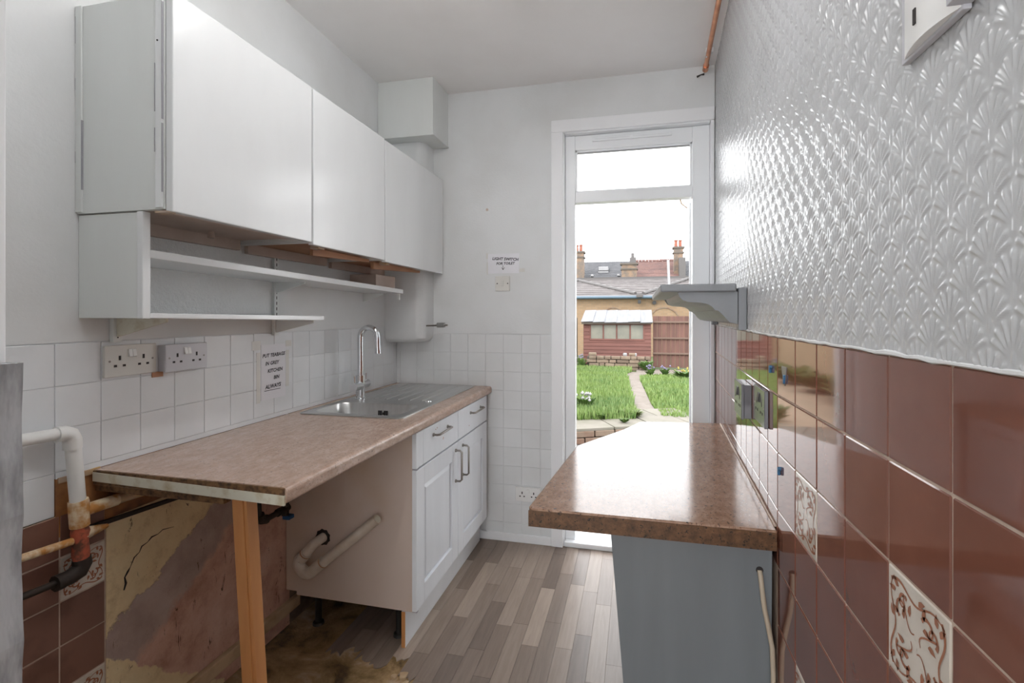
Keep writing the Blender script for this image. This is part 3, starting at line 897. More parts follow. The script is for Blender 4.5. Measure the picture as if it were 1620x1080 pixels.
# ---- worktop with sink
WT = 0.883
XF = -0.815
w = MB()
def rounded_front(y0, y1, x0):
    r = 0.014
    prof = [(x0, WT - 0.04), (XF - 0.006, WT - 0.04)]
    for i in range(5):
        a = -60 + 60 * i / 4
        prof.append((XF - 0.010 + 0.010 * math.cos(math.radians(a)), WT - 0.030 + 0.010 * math.sin(math.radians(a))))
    for i in range(6):
        a = 90 * i / 5
        prof.append((XF - r + r * math.cos(math.radians(a)), WT - r + r * math.sin(math.radians(a))))
    prof.append((x0, WT))
    return w.prism(prof, 'y', y0, y1)
HX0, HX1, HY0, HY1 = -1.352, -0.938, 1.792, 2.040
rounded_front(1.004, HY0, XL + 0.001)
rounded_front(HY0, HY1, HX1)
rounded_front(HY1, 2.692, XL + 0.001)
w.box((XL + 0.001, HY0, WT - 0.04), (HX0, HY1, WT))
wt = tag(w.build('worktop', 'laminate_tan', None), 'tan speckled laminate worktop with a steel sink set in it', 'worktop')
MB().hexa([(XL + 0.004, 0.999, WT - 0.030), (XL + 0.004, 1.004, WT - 0.030), (XF - 0.004, 1.004, WT - 0.043), (XF - 0.004, 0.998, WT - 0.043),
           (XL + 0.004, 0.999, WT - 0.006), (XL + 0.004, 1.004, WT - 0.006), (XF - 0.004, 1.004, WT - 0.019), (XF - 0.004, 0.998, WT - 0.019)]).build('edging_strip', 'flake', wt, 0.0006)
MB().box((XL + 0.004, 1.0005, WT - 0.038), (XF - 0.006, 1.0045, WT - 0.002)).build('raw_edge', 'chip', wt)
MB().box((XL + 0.003, 1.006, WT - 0.058), (-1.0, 1.030, WT - 0.040)).build('support_batten', 'chip', wt, 0.002)

sk = thing('kitchen_sink', 'stainless steel inset sink with drainer in tan worktop', 'sink', (-1.14, 2.2, WT))
SX0, SX1, SY0, SY1 = -1.372, -0.905, 1.755, 2.662
rim = MB()
zt = WT + 0.003
def rounded_rect(x0, x1, y0, y1, r, n=6):
    out = []
    for (cx_, cy_, a0) in ((x1 - r, y1 - r, 0), (x0 + r, y1 - r, 90), (x0 + r, y0 + r, 180), (x1 - r, y0 + r, 270)):
        for i in range(n + 1):
            a = math.radians(a0 + 90 * i / n)
            out.append((cx_ + r * math.cos(a), cy_ + r * math.sin(a)))
    return out
# one plate: outer outline to bowl opening on the near part, plain drainer on the far part
def ringface(mb, outer, inner, z):
    n = len(outer)
    mb.add([(x_, y_, z) for x_, y_ in outer] + [(x_, y_, z) for x_, y_ in inner], [(i, (i + 1) % n, n + (i + 1) % n, n + i) for i in range(n)])
outerA = rounded_rect(SX0, SX1, SY0, 2.075, 0.03)
outerA = [(x_, min(y_, 2.075)) for x_, y_ in rounded_rect(SX0, SX1, SY0, 2.075, 0.0301)]
hole = rounded_rect(HX0 + 0.006, HX1 - 0.006, HY0 + 0.006, HY1 - 0.004, 0.06)
n_ = len(hole)
# square the far corners of the near part by pushing them out
oa = []
for i, (x_, y_) in enumerate(outerA):
    if y_ > 2.0 and i < 14:
        y_ = 2.075
        x_ = SX1 if i < 7 else SX0
    oa.append((x_, y_))
ringface(rim, oa, hole, zt)
ringface(rim, [(x_, y_) for x_, y_ in rounded_rect(SX0, SX1, SY0, 2.075, 0.03)], [(x_, y_) for x_, y_ in rounded_rect(SX0 + 0.001, SX1 - 0.001, SY0 + 0.001, 2.074, 0.03)], WT)
rim.build('sink_rim', 'steel', sk, smooth=True)
dmb = MB()
dmb.box((SX0, 2.075, WT + 0.0005), (SX1, SY1, zt))
drain = dmb.build('drainer', 'steel', sk, 0.001)
for i in range(6):
    xx = -1.31 + i * 0.062
    MB().hexa([(xx, 2.13, zt - 0.001), (xx + 0.012, 2.13, zt - 0.001), (xx + 0.012, 2.62, zt - 0.001), (xx, 2.62, zt - 0.001),
               (xx + 0.004, 2.14, zt + 0.003), (xx + 0.008, 2.14, zt + 0.003), (xx + 0.008, 2.61, zt + 0.003), (xx + 0.004, 2.61, zt + 0.003)]).build('drainer_rib', 'steel', drain)
rimlip = MB()
lip = rounded_rect(SX0, SX1, SY0, SY1, 0.025)
rimlip.tube([(x_, y_, WT + 0.002) for x_, y_ in lip] + [(lip[0][0], lip[0][1], WT + 0.002)], 0.003, 6, False)
rimlip.build('rim_bead', 'steel', sk, smooth=True)
bowl = MB()
def bowl_ring(ins, z, r):
    return [(x_, y_, z) for x_, y_ in rounded_rect(HX0 + 0.006 + ins, HX1 - 0.006 - ins, HY0 + 0.006 + ins, HY1 - 0.004 - ins, r)]
rg = [bowl_ring(0, zt, 0.06), bowl_ring(0.004, zt - 0.006, 0.058), bowl_ring(0.010, 0.80, 0.055), bowl_ring(0.016, 0.745, 0.05), bowl_ring(0.04, 0.735, 0.03)]
bowl.add([p for r_ in rg for p in r_], [(a * n_ + i, a * n_ + (i + 1) % n_, (a + 1) * n_ + (i + 1) % n_, (a + 1) * n_ + i) for a in range(len(rg) - 1) for i in range(n_)] + [tuple(range((len(rg) - 1) * n_, len(rg) * n_))])
bo = bowl.build('bowl', 'steel', sk, smooth=True)
for i, xx in enumerate((-1.158, -1.148, -1.136, -1.128, -1.118)):
    hh_ = 0.010 if i == 2 else 0.026
    box('overflow_slot', (xx, HY1 - 0.0165, 0.842 - hh_ / 2), (xx + 0.0055, HY1 - 0.0085, 0.842 + hh_ / 2), 'dark', bo)
MB().tube([(-1.145, 1.915, 0.736), (-1.145, 1.915, 0.739)], 0.04, 18).build('waste', 'chrome', bo)
MB().tube([(-0.955, 2.13, zt - 0.0005), (-0.955, 2.13, zt + 0.004)], [0.016, 0.013], 18).build('tap_hole_cover', 'chrome', sk, smooth=True)

tx, ty = -1.311, 2.125
tap = thing('mixer_tap', 'chrome swan-neck mixer tap standing behind the sink bowl', 'tap', (tx, ty, zt))
MB().tube([(tx, ty, zt), (tx, ty, zt + 0.004), (tx, ty, zt + 0.006), (tx, ty, zt + 0.116)], [0.026, 0.026, 0.021, 0.021], 20).build('body', 'chrome', tap, smooth=True)
for s in (-1, 1):
    h = MB().tube([(tx + 0.010 * -s, ty + s * 0.018, 0.952), (tx + 0.014 * -s, ty + s * 0.085, 0.952)], 0.020, 18).build('valve', 'chrome', tap, smooth=True)
    MB().tube([(tx + 0.012 * -s, ty + s * 0.068, 0.968), (tx + 0.012 * -s, ty + s * 0.070, 1.005)], 0.0035, 8).build('lever', 'chrome', h, smooth=True)
sp_ = [(tx, ty, 0.995), (tx, ty, 1.10), (tx, ty, 1.185)] + arc((tx + 0.046, ty, 1.188), 0.046, 180, 0, 14, 'xz') + [(tx + 0.092, ty, 1.16), (tx + 0.094, ty, 1.112)]
MB().tube(sp_, 0.0142, 14).build('spout', 'chrome', tap, smooth=True)
MB().tube([(tx + 0.094, ty, 1.126), (tx + 0.0945, ty, 1.109)], 0.0152, 14).build('aerator', 'chrome', tap, smooth=True)

# ---- base cabinet
bc = thing('base_cabinet', 'white sink base cabinet with two drawers over two doors', 'cabinet', (-1.1, 2.19, 0))
Y0, Y1 = 1.737, 2.640
CX = -0.846
MB().prism([(XL + 0.052, 0.142), (CX, 0.142), (CX, 0.842), (XL + 0.003, 0.842), (XL + 0.003, 0.157), (XL + 0.052, 0.157)], 'y', Y0, Y0 + 0.018).build('side_panel', 'side_panel', bc, 0.0008)
MB().box((XL + 0.003, Y1 - 0.018, 0.142), (CX, Y1, 0.842)).box((XL + 0.052, Y0 + 0.018, 0.142), (CX, Y1 - 0.018, 0.160)).build('carcass', 'side_panel', bc)
box('edge_strip', (CX, Y0 - 0.001, 0.142), (CX + 0.0195, Y0 + 0.010, 0.842), 'edge_grey', bc)
xd0, xd1 = CX + 0.001, -0.826
def shaker(name, y0, y1, z0, z1, rail=0.075):
    b = MB()
    b.box((xd0, y0, z0), (xd1, y0 + rail, z1)).box((xd0, y1 - rail, z0), (xd1, y1, z1)).box((xd0, y0 + rail, z0), (xd1, y1 - rail, z0 + rail)).box((xd0, y0 + rail, z1 - rail), (xd1, y1 - rail, z1))
    o = b.build(name, 'door_white', bc, 0.0015)
    # bevelled inner panel
    a, c_ = xd1 - 0.012, xd1 - 0.004
    yi0, yi1, zi0, zi1 = y0 + rail, y1 - rail, z0 + rail, z1 - rail
    s = 0.022
    MB().hexa([(a, yi0, zi0), (a, yi1, zi0), (a, yi1, zi1), (a, yi0, zi1), (c_, yi0 + s, zi0 + s), (c_, yi1 - s, zi0 + s), (c_, yi1 - s, zi1 - s), (c_, yi0 + s, zi1 - s)]).build('door_panel', 'door_white', o)
    return o
def dhandle(parent, p0, p1, out):
    p0, p1 = Vector(p0), Vector(p1)
    o = Vector((out, 0, 0)); d = (p1 - p0).normalized()
    MB().tube([p0, p0 + o * 0.7, p0 + o + d * 0.008, p1 + o - d * 0.008, p1 + o * 0.7, p1], 0.0048, 8).tube([p0, p0 + o * 0.15], 0.008, 10).tube([p1, p1 + o * 0.15], 0.008, 10).build('handle', 'pewter', parent, smooth=True)
ya, ym, yb = 1.730, 2.180, 2.634
zs0, zs1, zd0, zd1 = 0.148, 0.693, 0.700, 0.838
d1_ = shaker('door', ya, ym - 0.002, zs0, zs1)
d2_ = shaker('door', ym + 0.002, yb, zs0, zs1)
dhandle(d1_, (xd1, 2.145, 0.517), (xd1, 2.145, 0.660), 0.032)
dhandle(d2_, (xd1, 2.240, 0.517), (xd1, 2.240, 0.660), 0.032)
box('fascia_stile', (xd0, ya, zd0), (xd1, ya + 0.062, zd1), 'door_white', bc, 0.0015)
r1 = box('drawer_front', (xd0, ya + 0.063, zd0), (xd1, ym - 0.002, zd1), 'door_white', bc, 0.0015)
r2 = box('drawer_front', (xd0, ym + 0.002, zd0), (xd1, yb, zd1), 'door_white', bc, 0.0015)
dhandle(r1, (xd1, 1.890, 0.795), (xd1, 2.045, 0.795), 0.026)
dhandle(r2, (xd1, 2.355, 0.795), (xd1, 2.515, 0.795), 0.026)
for (p, yy_, zz_) in ((r1, 1.915, 0.812), (r1, 1.93, 0.815), (r1, 1.995, 0.752), (r1, 1.998, 0.757), (r2, 2.335, 0.735)):
    MB().tube([(xd1 - 0.001, yy_, zz_), (xd1 + 0.0006, yy_, zz_)], 0.0028, 6).build('paint_chip', 'board_raw', p)
box('plinth', (-0.892, 1.737, 0.0), (-0.876, 2.660, 0.140), 'plinth', bc, 0.001)
box('plinth_end', (-0.8915, 1.7345, 0.0), (-0.8765, 1.737, 0.139), 'bare_pine', bc)
for (fx, fy) in ((-1.30, 1.79), (-0.935, 1.80), (-1.30, 2.59), (-0.935, 2.59)):
    MB().tube([(fx, fy, 0.0), (fx, fy, 0.010), (fx, fy, 0.014), (fx, fy, 0.12), (fx, fy, 0.142)], [0.024, 0.022, 0.013, 0.013, 0.024], 12).build('foot', 'black', bc, smooth=True)

# waste pipe through the side panel
wp_ = thing('waste_pipe', 'cream plastic waste trap hanging out of the cabinet side', 'pipe', (-1.2, 1.69, 0.25))
yp = 1.690
pt = [(-1.238, 1.735, 0.393), (-1.240, 1.715, 0.392), (-1.252, yp + 0.004, 0.383), (-1.290, yp, 0.338)]
MB().tube(pt, 0.0190, 16).build('inlet_pipe', 'pvc_cream', wp_, smooth=True)
cxu, czu = -1.280, 0.302
ub = [(-1.282, yp, 0.347), (-1.303, yp, 0.322)]
for i in range(0, 15):
    a = math.radians(140 + 175 * i / 14)
    ub.append((cxu + 0.036 * math.cos(a), yp, czu + 0.036 * math.sin(a)))
ub += [(-1.236, yp, 0.293), (-1.205, yp, 0.320)]
MB().tube(ub, 0.0225, 16).build('trap_bend', 'pvc_cream', wp_, smooth=True)
MB().tube([(-1.215, yp, 0.310), (-0.970, yp, 0.512)], 0.0190, 16).build('outlet_pipe', 'pvc_cream', wp_, smooth=True)
MB().tube([(-0.9715, yp, 0.5107), (-0.969, yp, 0.5128)], 0.0155, 14).build('pipe_mouth', 'flake', wp_)
ring = MB()
n = 18
ring.prism([(-1.240 + (0.030 + 0.004 * (i % 2)) * math.cos(2 * math.pi * i / n), 0.393 + (0.030 + 0.004 * (i % 2)) * math.sin(2 * math.pi * i / n)) for i in range(n)], 'y', 1.7350, 1.7366)
ring.build('rough_hole', 'dark', wp_)
for (c_, d_) in (((-1.287, yp, 0.342), (-0.64, 0, -0.77)), ((-1.207, yp, 0.3175), (0.77, 0, 0.635))):
    c_ = Vector(c_); d_ = Vector(d_)
    MB().tube([c_ - d_ * 0.002, c_ + d_ * 0.002], 0.0232, 16).build('joint_ring', 'board_raw', wp_)

# stopcock with blue handle
sc = thing('stopcock', 'black pipe elbow and valve with blue tap under the worktop', 'valve', (-1.34, 1.58, 0.50))
X_ = -1.36
MB().tube([(X_, 1.515, 0.70), (X_, 1.525, 0.56), (X_, 1.535, 0.535), (X_, 1.56, 0.525), (X_, 1.63, 0.525)], 0.011, 10).tube([(X_, 1.53, 0.555), (X_, 1.54, 0.532), (X_, 1.565, 0.525)], 0.017, 10).build('pipe', 'iron', sc, smooth=True)
MB().tube([(X_ + 0.0, 1.62, 0.525), (X_ + 0.0, 1.68, 0.527)], 0.015, 10).tube([(X_, 1.665, 0.50), (X_, 1.665, 0.555)], 0.014, 10).build('valve_body', 'iron', sc, smooth=True)
MB().box((X_ - 0.006, 1.655, 0.485), (X_ + 0.026, 1.685, 0.500)).build('blue_handle', 'blue', sc, 0.002)

# prop under the worktop end
pr = thing('timber_prop', 'orange pine post propping up the near worktop end', 'post', (-0.905, 1.04, 0))
def prism4(top, bot, zt_, zb_, name, m):
    (x0, x1, y0, y1) = bot; (a0, a1, b0, b1) = top
    MB().hexa([(x0, y0, zb_), (x1, y0, zb_), (x1, y1, zb_), (x0, y1, zb_), (a0, b0, zt_), (a1, b0, zt_), (a1, b1, zt_), (a0, b1, zt_)]).build(name, m, pr, 0.0015)
prism4((-0.992, -0.960, 1.022, 1.062), (-0.936, -0.904, 1.022, 1.062), 0.8425, 0.0, 'post', 'bare_pine')
prism4((-0.9602, -0.951, 1.025, 1.060), (-0.9042, -0.895, 1.025, 1.060), 0.8425, 0.0, 'side_batten', 'bare_pine')

# wall pipework on the far left
pp = thing('pipework', 'white pipe with elbow dropping to rusty joints on left wall', 'pipe', (-1.38, 0.93, 0.6))
X_ = -1.382
k_ = 0.975
MB().tube([(X_, 0.55, 1.018), (X_, 0.905, 1.004), (X_, 0.918, 1.002)], 0.0150, 14).build('white_pipe', 'pipe_white', pp, smooth=True)
MB().tube([(X_, 0.895, 1.004), (X_, 0.912, 1.003), (X_, 0.925, 0.996), (X_, 0.931, 0.982), (X_, 0.932, 0.960)], 0.0195, 14).build('elbow', 'pipe_white', pp, smooth=True)
MB().tube([(X_, 0.932, 0.975), (X_, 0.944, 0.818)], 0.0165, 14).build('white_pipe', 'pipe_white', pp, smooth=True)
MB().tube([(X_, 0.944, 0.826), (X_, 0.945, 0.818), (X_, 0.948, 0.758)], [0.0205, 0.0215, 0.0205], 14).build('tee_joint', 'rust', pp, smooth=True)
MB().tube([(X_, 0.955, 0.795), (X_ - 0.006, 1.10, 0.788), (X_ - 0.010, 1.72, 0.730)], 0.0135, 12).build('branch_pipe', 'lead', pp, smooth=True)
MB().tube([(X_, 0.955, 0.795), (X_ - 0.003, 1.04, 0.791)], 0.0158, 12).build('rusty_collar', 'rust', pp, smooth=True)
MB().tube([(X_, 0.948, 0.758), (X_, 0.949, 0.742), (X_, 0.949, 0.720), (X_, 0.950, 0.690), (X_, 0.951, 0.672)], [0.017, 0.020, 0.0165, 0.0185, 0.017], 12).build('red_joint', 'redrust', pp, smooth=True)
MB().tube([(X_, 0.62, 0.752), (X_, 0.93, 0.727)], 0.0095, 10).build('orange_pipe', 'rust', pp, smooth=True)
MB().tube([(X_, 0.952, 0.735), (X_ - 0.01, 1.02, 0.728)], [0.018, 0.006], 10).build('rusty_collar', 'rust', pp, smooth=True)
MB().tube([(X_, 0.952, 0.676), (X_, 0.954, 0.660), (X_, 0.946, 0.645), (X_, 0.925, 0.640), (X_, 0.905, 0.640)], [0.019, 0.0205, 0.0205, 0.019, 0.0175], 12).build('black_elbow', 'iron', pp, smooth=True)
MB().tube([(X_, 0.91, 0.640), (X_, 0.893, 0.640)], 0.0195, 10).tube([(X_, 0.90, 0.640), (X_, 0.60, 0.662)], 0.0085, 10).build('black_pipe', 'iron', pp, smooth=True)

# ---- sockets, notes, switch
def pin(par, lo, hi):
    box('pin_hole', lo, hi, 'dark', par)
def double_socket_x(name, label, x0, dep, y0, y1, z0, z1, m, sgn, rock=True, rotz=0.0, rockm='socket_white', group=None, screws=True):
    s = thing(name, label, 'socket', (x0, (y0 + y1) / 2, z0), group)
    xa, xb = (x0, x0 + sgn * dep)
    lo, hi = min(xa, xb), max(xa, xb)
    if dep > 0.02:
        box('back_box', (min(x0, x0 + sgn * (dep - 0.008)), y0 + 0.002, z0 + 0.002), (max(x0, x0 + sgn * (dep - 0.008)), y1 - 0.002, z1 - 0.002), m, s, 0.002)
        pl = box('faceplate', (min(xb, xb - sgn * 0.008), y0, z0), (max(xb, xb - sgn * 0.008), y1, z1), m, s, 0.002)
    else:
        pl = box('faceplate', (lo, y0, z0), (hi, y1, z1), m, s, 0.002)
    L = y1 - y0; Hh_ = z1 - z0
    f0, f1 = min(xb - sgn * 0.0004, xb + sgn * 0.0006), max(xb - sgn * 0.0004, xb + sgn * 0.0006)
    for c_ in (0.27, 0.73):
        yc = y0 + L * c_
        pin(pl, (f0, yc - 0.003, z0 + Hh_ * 0.52), (f1, yc + 0.003, z0 + Hh_ * 0.66))
        for dy in (-0.012, 0.012):
            pin(pl, (f0, yc + dy - 0.004, z0 + Hh_ * 0.31), (f1, yc + dy + 0.004, z0 + Hh_ * 0.38))
    if rock:
        for c_ in (0.46, 0.54):
            yc = y0 + L * c_
            r_ = MB().hexa([(xb, yc - 0.0055, z0 + Hh_ * 0.60), (xb, yc + 0.0055, z0 + Hh_ * 0.60), (xb, yc + 0.0055, z0 + Hh_ * 0.86), (xb, yc - 0.0055, z0 + Hh_ * 0.86),
                            (xb + sgn * 0.006, yc - 0.005, z0 + Hh_ * 0.62), (xb + sgn * 0.006, yc + 0.005, z0 + Hh_ * 0.62), (xb + sgn * 0.002, yc + 0.005, z0 + Hh_ * 0.84), (xb + sgn * 0.002, yc - 0.005, z0 + Hh_ * 0.84)]).build('rocker_switch', rockm, pl)
    if screws:
        for yc in (y0 + L * 0.085, y1 - L * 0.085):
            MB().tube([(xb - sgn * 0.0004, yc, z0 + Hh_ * 0.5), (xb + sgn * 0.0008, yc, z0 + Hh_ * 0.5)], 0.003, 10).build('screw_cap', 'pewter', pl)
    return s
double_socket_x('double_socket', 'cream flush double socket on white tiles below the shelf', XL, 0.010, 1.026, 1.172, 1.124, 1.212, 'socket_cream', 1)
double_socket_x('double_socket', 'pale grey surface-mounted double socket beside the cream one', XL, 0.032, 1.158 + 0.024, 1.158 + 0.170, 1.122, 1.206, 'socket_grey', 1)
MB().box((XL - 0.001, 1.165, 1.108), (XL + 0.002, 1.20, 1.124)).build('plaster_scar', 'board_raw', wall_left)
# back wall double socket facing -y
def socket_y(label, x0, x1, z0, z1):
    s = thing('double_socket', label, 'socket', ((x0 + x1) / 2, YB, z0))
    pl = box('faceplate', (x0, YB - 0.010, z0), (x1, YB, z1), 'socket_white', s, 0.002)
    L = x1 - x0; h = z1 - z0
    for c_ in (0.27, 0.73):
        xc = x0 + L * c_
        box('pin_hole', (xc - 0.003, YB - 0.0107, z0 + h * 0.52), (xc + 0.003, YB - 0.0095, z0 + h * 0.68), 'dark', pl)
        for dx in (-0.012, 0.012):
            box('pin_hole', (xc + dx - 0.004, YB - 0.0107, z0 + h * 0.32), (xc + dx + 0.004, YB - 0.0095, z0 + h * 0.40), 'dark', pl)
    box('rocker_switch', ((x0 + x1) / 2 - 0.008, YB - 0.013, z0 + h * 0.6), ((x0 + x1) / 2 + 0.008, YB - 0.009, z0 + h * 0.85), 'socket_white', pl, 0.001)
socket_y('white double socket low on the tiled back wall', -0.672, -0.526, 0.235, 0.316)
sw = thing('light_switch', 'square white light switch below the paper note on back wall', 'light switch', (-0.749, YB, 1.432))
spl = box('faceplate', (-0.792, YB - 0.009, 1.432), (-0.706, YB + 0.001, 1.517), 'socket_cream', sw, 0.002)
box('rocker', (-0.756, YB - 0.014, 1.460), (-0.742, YB - 0.008, 1.492), 'socket_cream', spl, 0.001)
for xx in (-0.780, -0.718):
    MB().tube([(xx, YB - 0.0085, 1.475), (xx, YB - 0.0102, 1.475)], 0.0035, 8).build('screw', 'dark', spl)

def ink_text(txt, size, parent, origin, ux, uz, shear=0.18):
    """handwritten line: text turned into a thin mesh in the plane (ux, uz)"""
    cu = bpy.data.curves.new('ink', 'FONT')
    cu.body = txt; cu.size = size; cu.shear = shear; cu.offset = size * 0.034
    cu.resolution_u = 2
    to = bpy.data.objects.new('ink_tmp', cu)
    col.objects.link(to)
    dg = bpy.context.evaluated_depsgraph_get()
    me = bpy.data.meshes.new_from_object(to.evaluated_get(dg))
    bpy.data.objects.remove(to)
    o_ = Vector(origin) - OFF[parent.name]
    ux = Vector(ux); uz = Vector(uz)
    for v_ in me.vertices:
        v_.co = o_ + ux * v_.co.x + uz * v_.co.y
    me.materials.clear(); me.materials.append(M['ink'])
    o = bpy.data.objects.new('handwriting', me)
    col.objects.link(o); o.parent = parent
    OFF[o.name] = OFF[parent.name]
    return o
# note on back wall
nt1 = thing('paper_note', 'small handwritten paper note taped above the light switch', 'note', (-0.744, YB, 1.533))
box('sheet', (-0.838, YB - 0.0008, 1.534), (-0.652, YB + 0.001, 1.647), 'paper', nt1)
yt = YB - 0.0012
ink_text('LIGHT SWITCH', 0.0225, nt1, (-0.812, yt, 1.613), (1, 0, -0.06), (0, 0, 1))
ink_text('FOR TOILET', 0.0200, nt1, (-0.788, yt, 1.584), (1, 0, 0), (0, 0, 1))
MB().box((-0.749, yt - 0.0002, 1.556), (-0.7465, yt, 1.580)).hexa([(-0.757, yt - 0.0002, 1.567), (-0.755, yt - 0.0002, 1.569), (-0.755, yt, 1.569), (-0.757, yt, 1.567), (-0.749, yt - 0.0002, 1.554), (-0.746, yt - 0.0002, 1.554), (-0.746, yt, 1.554), (-0.749, yt, 1.554)]).hexa([(-0.737, yt - 0.0002, 1.567), (-0.739, yt - 0.0002, 1.569), (-0.739, yt, 1.569), (-0.737, yt, 1.567), (-0.746, yt - 0.0002, 1.554), (-0.749, yt - 0.0002, 1.554), (-0.749, yt, 1.554), (-0.746, yt, 1.554)]).build('arrow', 'ink', nt1)
for (x0, z0, x1, z1) in ((-0.846, 1.53, -0.839, 1.60), (-0.6515, 1.54, -0.62, 1.56), (-0.85, 1.62, -0.839, 1.652)):
    box('tape', (x0, YB - 0.0007, z0), (x1, YB + 0.0009, z1), 'tape', nt1)
# note on left wall
nt2 = thing('paper_note', 'tall handwritten paper note taped to the white tiles near the sink', 'note', (XL, 1.665, 0.955))
box('sheet', (XL - 0.001, 1.600, 0.962), (XL + 0.001, 1.735, 1.178), 'paper', nt2)
xt = XL + 0.0014
for txt, y_, z_, s_ in (('PUT TEABAGS', 1.607, 1.128, 0.0195), ('IN GREY', 1.622, 1.097, 0.0195), ('KITCHEN', 1.634, 1.067, 0.0195), ('BIN', 1.667, 1.039, 0.0195), ('ALWAYS', 1.622, 1.004, 0.0215)):
    ink_text(txt, s_, nt2, (xt, y_, z_), (0, 1, 0.03), (0, 0, 1))
box('underline', (xt - 0.0004, 1.618, 0.996), (xt, 1.705, 0.9985), 'ink', nt2)
for (y0, y1, z0, z1) in ((1.578, 1.597, 0.955, 1.15), (1.737, 1.756, 1.00, 1.15), (1.555, 1.598, 1.16, 1.195), (1.737, 1.77, 1.165, 1.19)):
    box('tape', (XL - 0.001, y0, z0), (XL + 0.0008, y1, z1), 'tape', nt2)

# pipe stub with valve beside the flue
stb = thing('pipe_stub', 'short capped steel pipe sticking out beside the plaster flue', 'pipe', (-1.15, 2.60, 1.23))
MB().tube([(-1.180, 2.600, 1.232), (-1.050, 2.600, 1.236)], 0.0045, 8).build('rod', 'pewter', stb, smooth=True)
MB().tube([(-1.112, 2.600, 1.236), (-1.068, 2.600, 1.237)], 0.014, 12).build('nut', 'steel', stb)

# ================================================================== RIGHT SIDE THINGS
RW = 0.783
b = MB()
outline = [(-0.268, 1.260), (-0.281, 1.275), (-0.228, 1.900), (-0.215, 1.930), (-0.06, 2.215), (0.010, 2.385), (0.035, 2.405), (wallx(2.45) - 0.003, 2.45), (XA - 0.001, KY + 0.02), (XA - 0.003, 1.262)]
b.prism(outline, 'z', RW - 0.049, RW)
rwt = tag(b.build('worktop', 'laminate_brown', None, 0.004), 'brown speckled worktop with a cut-off corner along the tiled right wall', 'worktop')
MB().prism([(-0.279, RW - 0.047), (XA - 0.006, RW - 0.047), (XA - 0.006, RW - 0.005), (-0.279, RW - 0.005)], 'y', 1.2575, 1.2605).build('edging', 'laminate_edge', rwt)
sb = MB().tube([(wallx(y) - 0.002, y, RW + 0.001 + random.uniform(-0.001, 0.001)) for y in np.linspace(1.29, 2.44, 24)], [0.004 + random.uniform(-0.001, 0.0015) for _ in range(24)], 6)
sb.build('sealant', 'grout', rwt, smooth=True)
gc = thing('base_cabinet', 'grey painted cupboard under the brown worktop', 'cabinet', (0.14, 1.8, 0))
MB().prism([(-0.005, 0.0), (XA - 0.012, 0.0), (XA - 0.008, 0.7345), (-0.066, 0.7345)], 'y', 1.288, 1.306).build('end_panel', 'grey_paint', gc, 0.001)
MB().hexa([(0.0, 1.306, 0.0), (XA - 0.014, 1.306, 0.0), (XA + 0.01, 2.20, 0.0), (0.03, 2.20, 0.0), (-0.055, 1.306, 0.733), (XA - 0.014, 1.306, 0.733), (XA + 0.01, 2.20, 0.733), (-0.02, 2.20, 0.733)]).build('carcass', 'grey_paint', gc, 0.001)
MB().tube([(0.2935, 1.2885, 0.673), (0.2935, 1.2868, 0.673)], 0.0085, 12).build('cable_hole', 'dark', gc)
cb_ = MB().tube([(0.2935, 1.288, 0.672), (0.2942, 1.281, 0.660), (0.2965, 1.278, 0.632), (0.302, 1.277, 0.585), (0.311, 1.277, 0.540), (0.319, 1.277, 0.495), (0.3215, 1.277, 0.43), (0.3220, 1.277, 0.30), (0.318, 1.276, 0.12), (0.31, 1.272, 0.02), (0.28, 1.25, 0.006), (0.20, 1.20, 0.006)], 0.0058, 10).build('power_cable', 'cable', None, smooth=True)
tag(cb_, 'beige power cable hanging out of a hole in grey cupboard', 'cable')

# double sockets on right wall
def right_socket(label, y0, y1, z0, z1, dep):
    s = double_socket_x('double_socket', label, wallx((y0 + y1) / 2) - 0.0005, dep, y0, y1, z0, z1, 'socket_metal', -1, True, rockm='black', screws=True)
    s.rotation_euler = (0, 0, angB)
    return s
right_socket('grey flush double socket on brown tiles, nearer of the pair', 1.372, 1.518, 0.999, 1.098, 0.010)
right_socket('grey surface-mounted double socket on brown tiles, further of the pair', 1.613, 1.765, 0.973, 1.081, 0.030)
# wall plugs left in the tiles
for (y, z, lab) in ((1.340, 1.164, 'blue wall plug in the upper tile row, above the grey sockets'), (1.250, 0.934, 'blue wall plug in the tile just above brown worktop edge')):
    p = thing('wall_plug', lab, 'wall plug', (wallx(y), y, z))
    MB().tube([(wallx(y) + 0.002, y, z), (wallx(y) - 0.006, y, z)], [0.0055, 0.0048], 10).build('sleeve', 'blue_plug', p, smooth=True)
    MB().box((wallx(y) - 0.0065, y - 0.0035, z - 0.014), (wallx(y) - 0.0005, y + 0.0035, z - 0.002)).build('flange', 'blue_plug', p, 0.001)
p = thing('wall_plug', 'ragged blue filler patch in a hole of the upper tile row', 'wall plug', (XA, 1.215, 1.158))
MB().prism([(1.200, 1.178), (1.238, 1.178), (1.234, 1.160), (1.222, 1.150), (1.214, 1.135), (1.206, 1.146), (1.203, 1.162)], 'x', XA - 0.0012, XA + 0.002).build('chipped_patch', 'socket_metal', p)
MB().prism([(1.206, 1.160), (1.216, 1.160), (1.213, 1.139), (1.209, 1.142)], 'x', XA - 0.005, XA + 0.002).build('sleeve', 'blue_plug', p, 0.001)

